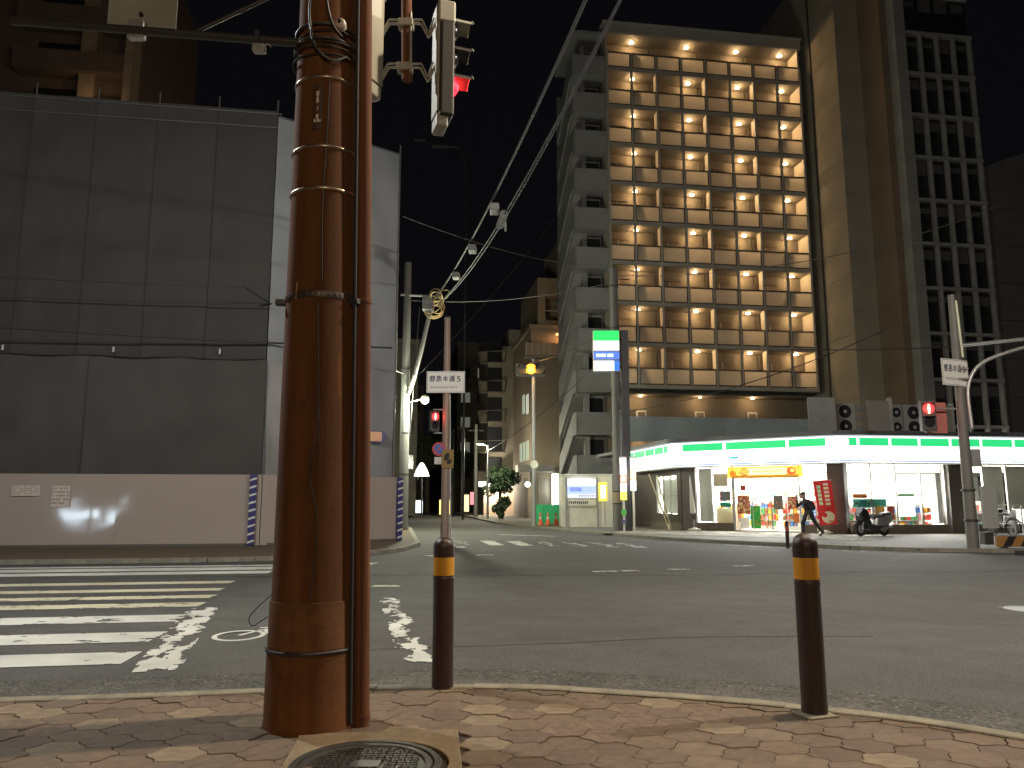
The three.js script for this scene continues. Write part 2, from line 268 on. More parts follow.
  const sg = new THREE.ExtrudeGeometry(hole, { depth: 0.05, bevelEnabled: true, bevelSize: 0.004, bevelThickness: 0.004, bevelSegments: 1, curveSegments: 24 }); sg.rotateX(-Math.PI / 2);
  sg.scale(0.86, 1, 1); const cs = add(walk, 'cover_surround', sg, mat([0.3, 0.225, 0.14], 0.85, 0, { map: T.grit, bumpMap: T.fine, bumpScale: 0.002 }), -0.64, -0.047, -3.74, 0.1);
  const mh = thing('manhole_cover', 'round dark iron manhole cover in a pale concrete surround beside the brown pole', 'manhole cover', [-0.67, 0.003, -3.74]);
  const ring = new THREE.LatheGeometry([[0.348, -0.05], [0.348, 0.002], [0.343, 0.006], [0.315, 0.006], [0.312, 0.0], [0.312, -0.05]].map((p) => new THREE.Vector2(...p)), 48); add(mh, 'frame_ring', ring, M.iron);
  const lid = new THREE.LatheGeometry([[0, 0], [0.27, 0], [0.272, 0.006], [0.302, 0.006], [0.308, 0], [0.308, -0.05]].map((p) => new THREE.Vector2(...p)), 48); const lm = add(mh, 'lid', lid, M.iron, 0, -0.002);
  const studs = []; for (let i = -8; i <= 8; i++) for (let j = -8; j <= 8; j++) { const x = i * 0.032, z = j * 0.032; if (Math.hypot(x, z) > 0.25) continue; if (Math.abs(x) < 0.07 && Math.abs(z) < 0.05) continue; const g = new THREE.BoxGeometry(0.019, 0.006, 0.019); g.rotateY((i + j) & 1 ? 0.78 : 0); g.translate(x, 0.003, z); studs.push(g); }
  add(lm, 'stud_pattern', merge(studs), M.iron);
  add(mh, 'brass_plate', boxGeo(0.13, 0.008, 0.09, 0.003), mat([0.09, 0.08, 0.068], 0.5, 0.6), 0, 0.002, 0);
}
// far pavements -------------------------------------------------
function farPavement(name, pts, m, tileM) {
  const g = new THREE.Group(); g.name = name; structure(g); scene.add(g);
  add(g, 'paving', slab(pts, GRD - 0.05, PAV), m); return g;
}
const leftWalk = farPavement('pavement_hoarding_corner', [[-60, -10.6], [-11.65, -17.9], [-7.2, -18.6], [-5.2, -19.3], [-3.9, -20.6], [-3.2, -22.4], [-3.0, -25], [-12, -85], [-60, -85]], M.brownPavement);
const rightKerb = [[40, -17.9], [14.2, -21.7], [11.6, -22.4], [10.1, -23.4], [7.1, -26.7], [5.6, -28.9], [4.6, -31.2], [3.2, -35.6], [2.35, -38.2], [.4, -43], [-1.0, -48], [-2.8, -60], [-6.6, -85]];
const rightWalk = farPavement('pavement_store_corner', [...rightKerb, [60, -85], [60, -15]], M.pavement);
function farKerb(parent, pts, m) { // pale stone edge, one stone after the other
  for (let i = 0; i + 1 < pts.length; i++) {
    const [ax, az] = pts[i], [bx, bz] = pts[i + 1], l = Math.hypot(bx - ax, bz - az), n = Math.max(1, Math.round(l / 1.2)); if (l > 30) continue;
    for (let k = 0; k < n; k++) { const t = (k + 0.5) / n; const L = l / n - 0.015; add(parent, 'kerb_stone', boxGeo(Math.round(L * 50) / 50, 0.17, 0.16), m, ax + (bx - ax) * t, PAV - 0.078 + R(-.003, .003), az + (bz - az) * t, -Math.atan2(bz - az, bx - ax)); }
  }
}
const farKerbM = mat([0.3, 0.29, 0.26], 0.85, 0, { map: T.grit });
farKerb(rightWalk, rightKerb.slice(1, 11), farKerbM);
farKerb(leftWalk, [[-30, -15.1], [-11.65, -17.9], [-7.2, -18.6], [-5.2, -19.3], [-3.9, -20.6], [-3.2, -22.4], [-3.0, -25], [-3.6, -29], [-5.1, -39]], farKerbM);
{ // grey concrete flags in front of the shop, the nearest ones each a stone
  const flag = [mat([0.36, 0.34, 0.3], 0.85, 0, { map: T.grit }), mat([0.31, 0.295, 0.265], 0.85, 0, { map: T.grit }), mat([0.4, 0.38, 0.335], 0.85, 0, { map: T.grit })];
  const th = Math.atan2(4.17, 5.4), c = Math.cos(th), s = Math.sin(th); let n = 0;
  for (let i = -2; i < 14; i++) for (let j = 0; j < 7; j++) {
    const lx = i * 0.66 + (j & 1 ? 0.33 : 0), lz = 0.55 + j * 0.66, x = 7.8 + lx * c - lz * s, z = -35.6 + lx * s + lz * c;
    if (n > 290) continue; const kd = rightKerb.slice(1, 9).reduce((m, p) => Math.min(m, Math.hypot(p[0] - x, p[1] - z)), 9); if (kd < 0.75) continue;
    if (x > 13.4) continue; n++;
    add(rightWalk, 'paving_flag', boxGeo(0.645, 0.03, 0.645, 0.004), flag[Math.floor(rnd() * 3)], x, PAV - 0.003 + R(-.003, .003), z, -th);
  }
}
// road paint: quads of 3 cm dropped where the paint is worn away, so edges are ragged
function paintStrip(a, b, w, wear, s0, cell = 0.035) { // centre line from a to b [x, z], width w
  const l = Math.hypot(b[0] - a[0], b[1] - a[1]), ux = (b[0] - a[0]) / l, uz = (b[1] - a[1]) / l, vx = -uz, vz = ux, n = Math.max(1, Math.round(l / cell)), m = Math.max(1, Math.round(w / cell)), pos = [], uv = [];
  const H = (x, z) => groundAt(x, z) + 0.005, put = (i, j) => { const t = i / n * l, q = (j / m - 0.5) * w, x = a[0] + ux * t + vx * q, z = a[1] + uz * t + vz * q; return [x, H(x, z), z, t, q]; };
  const rows = []; for (let i = 0; i <= n; i++) { rows.push([]); for (let j = 0; j <= m; j++) rows[i].push(put(i, j)); }
  for (let i = 0; i < n; i++) for (let j = 0; j < m; j++) {
    const t = (i + 0.5) / n * l, q = ((j + 0.5) / m - 0.5) * w, edge = Math.min(1, (w / 2 - Math.abs(q)) / 0.09), end = Math.min(1, Math.min(t, l - t) / 0.1);
    const f = fbm(t * 2.1 + s0, q * 5 + s0, s0, 4) + 0.5 * fbm(t * 11 + s0, q * 15, s0 + 9, 2); if (f - 0.22 * (1 - Math.min(edge, end)) < wear) continue;
    const A0 = rows[i][j], B0 = rows[i + 1][j], C0 = rows[i + 1][j + 1], D0 = rows[i][j + 1];
    for (const p of [A0, C0, B0, A0, D0, C0]) { pos.push(p[0], p[1], p[2]); uv.push(p[3], p[4]); }
  }
  const g = new THREE.BufferGeometry(); g.setAttribute('position', new THREE.Float32BufferAttribute(pos, 3)); g.setAttribute('uv', new THREE.Float32BufferAttribute(uv, 2)); g.setAttribute('normal', new THREE.Float32BufferAttribute(pos.map((_, i) => (i % 3 === 1 ? 1 : 0)), 3)); return g;
}
{
  const marks = new THREE.Group(); marks.name = 'road_marking'; structure(marks); scene.add(marks);
  // big zebra crossing to the left
  [[6.1, 6.62, -.42], [7.1, 7.72, -.34], [8.45, 9.1, -.3], [9.95, 10.5, -.24], [11.1, 11.6, -.3], [12.3, 12.8, -.4], [13.7, 14.2, -.4], [15.75, 16.35, -.5], [16.6, 17.3, -.5], [17.5, 17.85, -.4]].forEach(([d0, d1, wear], i) => {
    const d = (d0 + d1) / 2, x1 = -2.95 - (d - 6.1) * 0.252 + (i > 6 ? 0.55 : 0), L = i > 6 ? 12 : 6.5;
    add(marks, 'zebra_stripe', paintStrip([x1 - L * CA, -d + L * SA], [x1, -d], d1 - d0, wear, 3 + i * 5.7, i > 6 ? 0.05 : i < 3 ? 0.02 : 0.03), i >= 3 && i < 7 ? M.paintYellow : M.paint);
  });
  add(marks, 'edge_line', paintStrip([-2.6, -5.85], [-3.8, -9.8], 0.34, -0.1, 91, 0.014), M.paint);
  add(marks, 'edge_line', paintStrip([-0.72, -6.15], [-1.72, -11.0], 0.28, -0.02, 61, 0.014), M.paint);
  add(marks, 'dash', paintStrip([-2.3, -13.05], [-1.85, -13.05], 0.28, -0.3, 12), M.paintYellow); add(marks, 'dash', paintStrip([-3.5, -17.2], [-3.3, -18.4], 0.4, -0.3, 15), M.paint);
  add(marks, 'dash', paintStrip([1.65, -16.1], [2.15, -16.2], 0.26, -0.3, 17), M.paint); add(marks, 'dash', paintStrip([2.26, -16.25], [2.62, -16.35], 0.26, -0.25, 27), M.paint); add(marks, 'dash', paintStrip([3.3, -16.6], [3.75, -16.7], 0.22, -0.1, 37), M.paint); add(marks, 'dash', paintStrip([4.9, -17.4], [5.5, -17.6], 0.2, -0.05, 47), M.paint); add(marks, 'dash', paintStrip([-2.3, -20.6], [-1.7, -20.75], 0.3, -0.2, 57), M.paint); add(marks, 'dash', paintStrip([-0.95, -20.9], [-0.5, -21], 0.3, -0.2, 58), M.paint);
  // crossing over the side street
  [[-1.75, .1], [-.72, -.3], [.22, -.25], [1.15, .08], [2.05, .02], [2.95, .05], [3.8, 0]].forEach(([x, w], i) => add(marks, 'zebra_stripe', paintStrip([x - 0.2, -28.4 + i * .25], [x + 0.24, -25.6 + i * .25], 0.48, w, 200 + i * 9, 0.06), M.paint));
  add(marks, 'stop_line', paintStrip([-.6, -33.2], [1.9, -31.6], 0.4, -0.1, 301, 0.07), M.paint);
  add(marks, 'edge_line', paintStrip([6.9, -25.6], [10.0, -22.6], 0.16, -0.12, 311, 0.06), M.paint); add(marks, 'edge_line', paintStrip([10.0, -22.6], [19, -20.6], 0.16, -0.22, 331, 0.06), M.paint);
  // old tar seams and cracks in the surface
  const tar = mat([0.03, 0.03, 0.031], 0.7); const seam = (pts, r) => { const c = new THREE.CatmullRomCurve3(pts.map(([x, z]) => V(x, 0, z))), P = c.getPoints(60), pos = []; for (let i = 0; i < 60; i++) { const a = P[i], b = P[i + 1], l = Math.hypot(b.x - a.x, b.z - a.z), wob = (k) => r * (0.6 + 0.9 * Math.abs(fbm(k * 0.7, r * 90, 5, 2))), nx = -(b.z - a.z) / l, nz = (b.x - a.x) / l, Q = (p, w) => [p.x + nx * w, groundAt(p.x, p.z) + 0.004, p.z + nz * w]; const q = [Q(a, -wob(i)), Q(a, wob(i)), Q(b, wob(i + 1)), Q(b, -wob(i + 1))]; for (const k of [0, 2, 1, 0, 3, 2]) pos.push(...q[k]); } const g = new THREE.BufferGeometry(); g.setAttribute('position', new THREE.Float32BufferAttribute(pos, 3)); g.setAttribute('uv', new THREE.Float32BufferAttribute(new Float32Array(pos.length / 3 * 2), 2)); g.setAttribute('normal', new THREE.Float32BufferAttribute(pos.map((_, i) => (i % 3 === 1 ? 1 : 0)), 3)); add(marks, 'tar_seam', g, tar); };
  seam([[-1.2, -6.7], [0.4, -7.0], [1.6, -7.35], [3.4, -7.5]], 0.007); seam([[-9, -14.6], [-5, -15.1], [-1.5, -15.4], [2, -15.2], [6, -15.9], [11, -16.2]], 0.014);
  // bicycle symbol: two wheels and a frame
  const bx = -2.3, bz = -7.55, by = groundAt(bx, bz) + 0.006, sym = [], flat = (pts, w) => { for (let i = 0; i + 1 < pts.length; i++) { const [a, b] = [pts[i], pts[i + 1]], l = Math.hypot(b[0] - a[0], b[1] - a[1]), g = new THREE.PlaneGeometry(l, w); g.rotateX(-Math.PI / 2); g.rotateY(-Math.atan2(b[1] - a[1], b[0] - a[0])); g.translate((a[0] + b[0]) / 2, 0, (a[1] + b[1]) / 2); sym.push(g); } };
  for (const cx of [-0.32, 0.42]) { const g = new THREE.RingGeometry(0.24, 0.3, 28); g.rotateX(-Math.PI / 2); g.scale(1, 1, 1.3); g.translate(cx, 0, 0.1); sym.push(g); }
  flat([[-0.32, 0.1], [-0.12, -0.35], [0.28, -0.35], [0.05, 0.1], [-0.12, -0.35]], 0.06); flat([[0.42, 0.1], [0.24, -0.5], [0.38, -0.5]], 0.06); flat([[-0.2, -0.48], [-0.04, -0.48]], 0.06);
  add(marks, 'bicycle_symbol', merge(sym).scale(0.8, 1, 0.75), M.paint, bx, by, bz, 0.1);
}
{ const mh = thing('manhole_cover', 'pale round utility cover in the roadway at the right edge', 'manhole cover', [6.6, groundAt(6.6, -10.1) + 0.002, -10.1]); add(mh, 'lid', new THREE.LatheGeometry([[0, 0.004], [0.26, 0.004], [0.27, 0.01], [0.3, 0.01], [0.305, -0.02]].map((p) => new THREE.Vector2(...p)), 36), mat([0.46, 0.48, 0.48], 0.4, 0.2, { map: T.grit })); add(mh, 'frame_ring', new THREE.LatheGeometry([[0.306, -0.02], [0.306, 0.007], [0.35, 0.007], [0.352, -0.02]].map((p) => new THREE.Vector2(...p)), 36), M.iron);
  const m2 = thing('manhole_cover', 'small round iron cover in the roadway before the side street crossing', 'manhole cover', [-1.75, GRD + 0.002, -24.2]); add(m2, 'lid', new THREE.LatheGeometry([[0, 0.004], [0.29, 0.004], [0.3, 0.01], [0.33, 0.01], [0.335, -0.02]].map((p) => new THREE.Vector2(...p)), 36), M.iron); }
// ---------------------------------------------------------------- near things
{ // big brown utility pole, slightly leaning
  const p = thing('utility_pole', 'thick brown utility pole with metal bands and a nameplate in the foreground', 'utility pole', [-1.095, 0, -4.43]);
  p.rotation.z = Math.atan2(0.055, 4.37);
  const H = 10, rAt = (y) => 0.243 - 0.0158 * y;
  const lath = (y0, y1, extra, n = 10) => { const pts = []; for (let i = 0; i <= n; i++) { const y = y0 + (y1 - y0) * i / n; pts.push(new THREE.Vector2(rAt(y) + extra, y)); } const g = new THREE.LatheGeometry(pts, 48); return g; };
  add(p, 'shaft', lath(-0.1, H, 0, 20), M.brownPole);
  // lower sleeve of lighter sheet with a lapped seam, then a second jacket
  const sleeve = new THREE.LatheGeometry([[rAt(.66) - 0.002, .66], [rAt(.66) + 0.008, .655], [rAt(.42) + 0.009, .42], [rAt(.4) - 0.002, .4]].map((q) => new THREE.Vector2(...q)), 48); add(p, 'repair_sleeve', sleeve, M.brownPole2);
  const low = new THREE.LatheGeometry([[rAt(.4) + 0.004, .41], [rAt(.39) + 0.012, .405], [rAt(.39) + 0.012, .36], [rAt(0) + 0.012, 0.03], [rAt(0) + 0.02, -0.02]].map((q) => new THREE.Vector2(...q)), 48); add(p, 'base_jacket', low, M.brownPole);
  const bandM = mat([0.36, 0.28, 0.2], 0.3, 0.85);
  for (const y of [0.4, 2.99, 3.25, 3.69]) { const g = new THREE.TorusGeometry(rAt(y) + (y < 1 ? 0.014 : 0.002), 0.0065, 6, 48); g.rotateX(Math.PI / 2); g.scale(1, 1.6, 1); add(p, 'steel_band', g, y < 1 ? M.darkSteel : bandM, 0, y, 0); }
  // perforated strap
  const st = add(p, 'perforated_strap', new THREE.LatheGeometry([[rAt(2.37) + 0.001, 2.335], [rAt(2.37) + 0.006, 2.337], [rAt(2.37) + 0.006, 2.372], [rAt(2.37) + 0.001, 2.374]].map((q) => new THREE.Vector2(...q)), 48), M.darkSteel);
  const holes = []; for (let i = 0; i < 40; i++) { const a = i / 40 * Math.PI * 2, g = new THREE.BoxGeometry(0.008, 0.014, 0.004); g.translate(0, 0, rAt(2.37) + 0.0065); g.rotateY(a); g.translate(0, 2.354, 0); holes.push(g); } add(st, 'slot_row', merge(holes), mat([0.2, 0.1, 0.05], 0.5, 0.3));
  const lug = (a, y) => { const g = boxGeo(0.05, 0.035, 0.06, 0.006), r = rAt(y) + 0.03; add(p, 'strap_lug', g, M.darkSteel, Math.sin(a) * r, y, Math.cos(a) * r, a); }; lug(-1.45, 2.35); lug(1.15, 2.33);
  add(p, 'marker_strip', boxGeo(0.008, 0.1, 0.004), mat([0.4, 0.2, 0.1], 0.5), -0.1, 2.38, 0.185, -0.5, 0, -0.06);
  // nameplate
  const t = canvasTex(128, 384, (c, w, h) => { c.fillStyle = '#4a2a17'; c.fillRect(0, 0, w, h); c.strokeStyle = '#e8dcc8'; c.fillStyle = '#e8dcc8'; kanji(c, 'miyako', 40, 70, 46, 6); kanji(c, 'shima', 40, 122, 46, 6); c.font = 'bold 44px sans-serif'; c.fillText('7', 52, 232); c.fillRect(48, 262, 30, 30); c.fillRect(20, 300, 26, 26); c.fillRect(62, 296, 22, 30); c.fillRect(92, 306, 20, 16); });
  const pg = new THREE.CylinderGeometry(rAt(3.72) + 0.004, rAt(3.33) + 0.004, 0.3, 12, 1, true, -0.19, 0.3); add(p, 'nameplate', pg, mat([0.9, 0.9, 0.9], 0.5, 0, { map: t }), 0, 3.5, 0);
  // wraps of cable and an insulator near the top of the picture
  const wraps = []; for (let i = 0; i < 5; i++) { const pts = [], y0 = 3.83 + i * 0.035 + R(-.01, .01), tilt = R(-.05, .05), ph = R(0, 6); for (let k = 0; k <= 24; k++) { const a = k / 24 * Math.PI * 2; const r = rAt(y0) + 0.014 + 0.008 * Math.sin(a * 3 + ph); pts.push([Math.cos(a) * r, y0 + tilt * Math.sin(a + ph), Math.sin(a) * r]); } wraps.push(tubeGeo(pts, R(0.004, 0.009), 60, 6)); }
  add(p, 'cable_wrap', merge(wraps), mat([0.035, 0.022, 0.014], 0.9));
  const ins = add(p, 'insulator', new THREE.LatheGeometry([[0, .07], [.02, .07], [.032, .055], [.034, .035], [.02, .028], [.03, .012], [.02, 0], [0, 0]].map((q) => new THREE.Vector2(...q)), 20), mat([0.55, 0.46, 0.38], 0.25), 0.13, 3.985, 0.2, 0, Math.PI / 2);
  add(ins, 'bolt', cylGeo(0.011, 0.011, 0.02, 10), M.darkSteel, 0, 0.075, 0);
  add(p, 'sagging_wire', tubeGeo([[-0.06, 4.3, 0.19], [-0.065, 4.05, 0.2], [-0.02, 3.86, 0.205], [0.07, 3.78, 0.2], [0.15, 3.84, 0.14]], 0.008, 30, 6), M.cable);
  add(p, 'sagging_wire', tubeGeo([[0.03, 4.4, 0.18], [0.035, 4.15, 0.19], [0.08, 4.0, 0.19], [0.12, 3.95, 0.17]], 0.009, 24, 6), M.cable);
  add(p, 'slim_conduit', rodGeo([0.235, 0.02, 0.12], [0.165, 9, 0.09], 0.011), M.rubber);
  add(p, 'ground_wire', tubeGeo([[0.06, 3.66, 0.195], [0.055, 3.3, 0.2], [0.04, 2.9, 0.203], [0.05, 2.42, 0.21]], 0.003, 20, 5), M.rubber);
  add(p, 'ground_wire', tubeGeo([[0.03, 2.3, 0.21], [0.045, 1.6, 0.222], [0.01, 1.35, 0.225], [0.06, 1.1, 0.225], [0.035, 0.68, 0.235]], 0.0025, 30, 5), M.rubber);
  add(p, 'wire_loop', tubeGeo([[-0.235, 0.68, 0.03], [-0.3, 0.62, 0.05], [-0.345, 0.56, 0.05], [-0.33, 0.52, 0.05], [-0.27, 0.55, 0.06], [-0.24, 0.57, 0.06]], 0.003, 24, 5), M.cable);
  // scribbled marks
  for (const pts of [[[-.1, 1.72], [-.085, 1.78], [-.075, 1.66], [-.045, 1.76], [-.03, 1.7], [-.01, 1.8]], [[.03, 1.78], [.03, 1.66], [.07, 1.64]], [[.05, 1.72], [.055, 1.55], [.06, 1.42], [.04, 1.38]]]) add(p, 'scribble', tubeGeo(pts.map(([x, y]) => [x, y, Math.sqrt(rAt(y) ** 2 - x * x) + 0.0005]), 0.0018, 24, 4), M.black);
}
{ // conduit pipe clamped to the pole, leaning with it
  const p = thing('conduit_pipe', 'slim reddish brown conduit pipe standing against the right side of the thick pole', 'pipe', [-0.812, 0, -4.38]);
  add(p, 'pipe', rodGeo([0, -0.03, 0], [-0.215, 9, 0], 0.043, 20), M.brownPipe);
  for (const y of [0.05, 2.35, 5]) add(p, 'pipe_clamp', cylGeo(0.047, 0.047, 0.03, 20), M.brownPipe, -0.0239 * y, y, 0);
}
function bollard(label, x, z, h, r, lean) {
  const b = thing('bollard', label, 'bollard', [x, 0.004, z], 0, 'brown bollards with amber bands on the kerb'); b.rotation.z = lean;
  add(b, 'post', new THREE.LatheGeometry([[r * 1.03, -0.02], [r * 1.03, 0.05], [r, 0.056], [r, h * 0.705], [r * 1.04, h * 0.71], [r * 1.04, h * 0.722], [r, h * 0.727], [r, h * 0.738]].map((q) => new THREE.Vector2(...q)), 32), M.bollard);
  add(b, 'reflective_band', new THREE.LatheGeometry([[r, h * 0.738], [r * 1.012, h * 0.74], [r * 1.012, h * 0.858], [r, h * 0.86]].map((q) => new THREE.Vector2(...q)), 32), M.bollardBand);
  const cap = []; for (let i = 0; i <= 10; i++) { const t = i / 10 * Math.PI / 2; cap.push(new THREE.Vector2(r * 1.02 * Math.cos(t), h * 0.93 + (h * 0.07) * Math.sin(t))); } add(b, 'cap', new THREE.LatheGeometry([new THREE.Vector2(r, h * 0.86), new THREE.Vector2(r * 1.02, h * 0.865), ...cap], 32), M.bollard);
  return b;
}
bollard('brown bollard with amber band at the kerb just right of the conduit pipe', -0.452, -5.23, 0.955, 0.069, 0);
bollard('brown bollard with amber band nearest the right edge on the kerb', 1.72, -4.6, 1.005, 0.071, 0.004);
{ const g = add(scene, 'base_plate', boxGeo(0.19, 0.012, 0.17, 0.003), M.kerb, 1.71, 0.004, -4.57, 0.3); tagged(g, 'square pale footing under the right hand brown bollard', 'footing'); }
{ // sign arm from the pole to the left, with the back of a sign plate and a small camera
  const p = thing('sign_arm', 'dark horizontal arm reaching left from the top of the brown pole', 'sign arm', [-1.15, 3.99, -4.43]);
  rod(p, 'arm_tube', M.darkSteel, [-0.16, 0, 0.05], [-1.9, 0.1, 0.12], 0.026, 14);
  rod(p, 'brace', M.darkSteel, [-0.15, 0.42, 0.05], [-0.8, 0.05, 0.08], 0.012, 8);
  for (const y of [-0.05, 0.04]) { const g = new THREE.TorusGeometry(0.186, 0.012, 6, 36); g.rotateX(Math.PI / 2); add(p, 'pole_clamp', g, M.darkSteel, 0, y, 0); }
  const s = thing('traffic_sign', 'pale back of a traffic sign plate clamped to the dark arm at top left', 'sign', [-2.3, 4.06, -4.36]);
  add(s, 'plate', boxGeo(0.43, 0.5, 0.006, 0.002), M.housing, 0, 0.27, -0.03); add(s, 'clamp_bracket', boxGeo(0.1, 0.12, 0.05, 0.006), M.steel, -0.01, 0.0, 0.0); add(s, 'bolt', cylGeo(0.012, 0.012, 0.02, 8), M.darkSteel, 0, 0.12, -0.015, 0, Math.PI / 2);
  const c = thing('junction_box', 'small metal clamp box hanging from the arm beside the brown pole', 'clamp', [-1.53, 3.9, -4.3]);
  add(c, 'body', boxGeo(0.075, 0.045, 0.06, 0.008), M.steel); add(c, 'hook', new THREE.TorusGeometry(0.022, 0.006, 6, 14, 4.2), M.steel, 0.055, -0.005, 0.02); add(c, 'strap', boxGeo(0.02, 0.12, 0.012), M.darkSteel, -0.02, 0.06, 0.0);
}
// vertical signals on a hanging pipe over the kerb
const redLens = glow([1, 0.012, 0.03], 4), darkLens = mat([0.03, 0.03, 0.03], 0.2);
{
  const p = thing('signal_hanger', 'dark hanging pipe with bent brackets between the two signals at the top', 'signal mount', [-0.9, 4.68, -6]);
  rod(p, 'pipe', M.brownPipe, [0.02, 0, 0], [-0.03, 1.9, 0], 0.045, 16); rod(p, 'side_conduit', M.steel, [0.05, 0.05, 0.03], [0.045, 0.6, 0.03], 0.01, 8);
  rod(p, 'top_arm', M.brownPipe, [-0.03, 1.88, 0], [-0.28, 1.88, 1.5], 0.045, 14);
  for (const [y, k] of [[0.5, 1], [0.1, 0.8]]) for (const s of [-1, 1]) {
    const b = add(p, 'bracket', tubeGeo([[s * 0.04, y, 0.03], [s * 0.13, y, 0.03], [s * 0.2, y - 0.13, 0.03], [s * 0.26, y + 0.02, 0.03], [s * 0.33, y + 0.03, 0.03]], 0.011, 30, 6, true), M.housing);
    add(b, 'bracket_rail', tubeGeo([[s * 0.04, y + 0.035, 0.03], [s * 0.14, y + 0.035, 0.03], [s * 0.2, y - 0.09, 0.03], [s * 0.24, y + 0.05, 0.03]], 0.008, 24, 6, true), M.housing);
  }
  for (const y of [0.5, 0.1]) { add(p, 'clamp', boxGeo(0.13, 0.07, 0.1, 0.01), M.housing, 0, y + 0.01, 0.0); }
  // signal seen from its side: the lamps look to the right and away
  const signal = (name, label, x, y, z, turn, lit) => {
    const s = thing(name, label, 'traffic signal', [x, y, z], turn, 'vertical signals hung beside the brown pole');
    add(s, 'housing', boxGeo(0.27, 0.98, 0.12, 0.02), M.darkSteel, 0, 0.5, 0);
    add(s, 'back_plate', boxGeo(0.22, 0.9, 0.02, 0.006), M.housing, 0, 0.5, -0.072); add(s, 'top_cap', boxGeo(0.28, 0.2, 0.15, 0.02), M.housing, 0, 0.93, -0.01);
    [0.83, 0.58, 0.33].forEach((h, i) => {
      add(s, 'lens', new THREE.SphereGeometry(0.1, 20, 10, 0, Math.PI * 2, 0, 1.35), i === lit ? redLens : darkLens, 0, h, 0.022, 0, Math.PI / 2);
      const hood = new THREE.CylinderGeometry(0.108, 0.112, 0.17, 24, 1, true, Math.PI * 0.5 + 0.4, Math.PI - 0.8); const v = add(s, 'hood', hood, i === 0 ? M.housing : M.darkSteel, 0, h, 0.14, 0, -Math.PI / 2 + 0.12, 0); v.rotation.set(Math.PI / 2, 0, 0); v.rotation.order = 'XYZ';
      const rim = new THREE.TorusGeometry(0.112, 0.005, 5, 22, Math.PI - 0.8); rim.rotateZ(0.4); add(v, 'hood_rim', rim, M.housing, 0, 0.085, 0, 0, -Math.PI / 2);
      if (i === lit) point(s, [1, 0.03, 0.03], 0.5, 0, h, 0.14, 2);
    });
    const low = boxGeo(0.2, 0.12, 0.1, 0.02); add(s, 'lower_bracket', low, M.housing, 0, -0.02, -0.03); return s;
  };
  signal('traffic_signal', 'vertical signal lit red seen from the side at the top centre', -0.57, 4.3, -6, rad(108), 2);
  signal('traffic_signal', 'vertical signal half hidden behind the conduit pipe at the top', -1.2, 4.55, -5.9, rad(-118), -1);
}
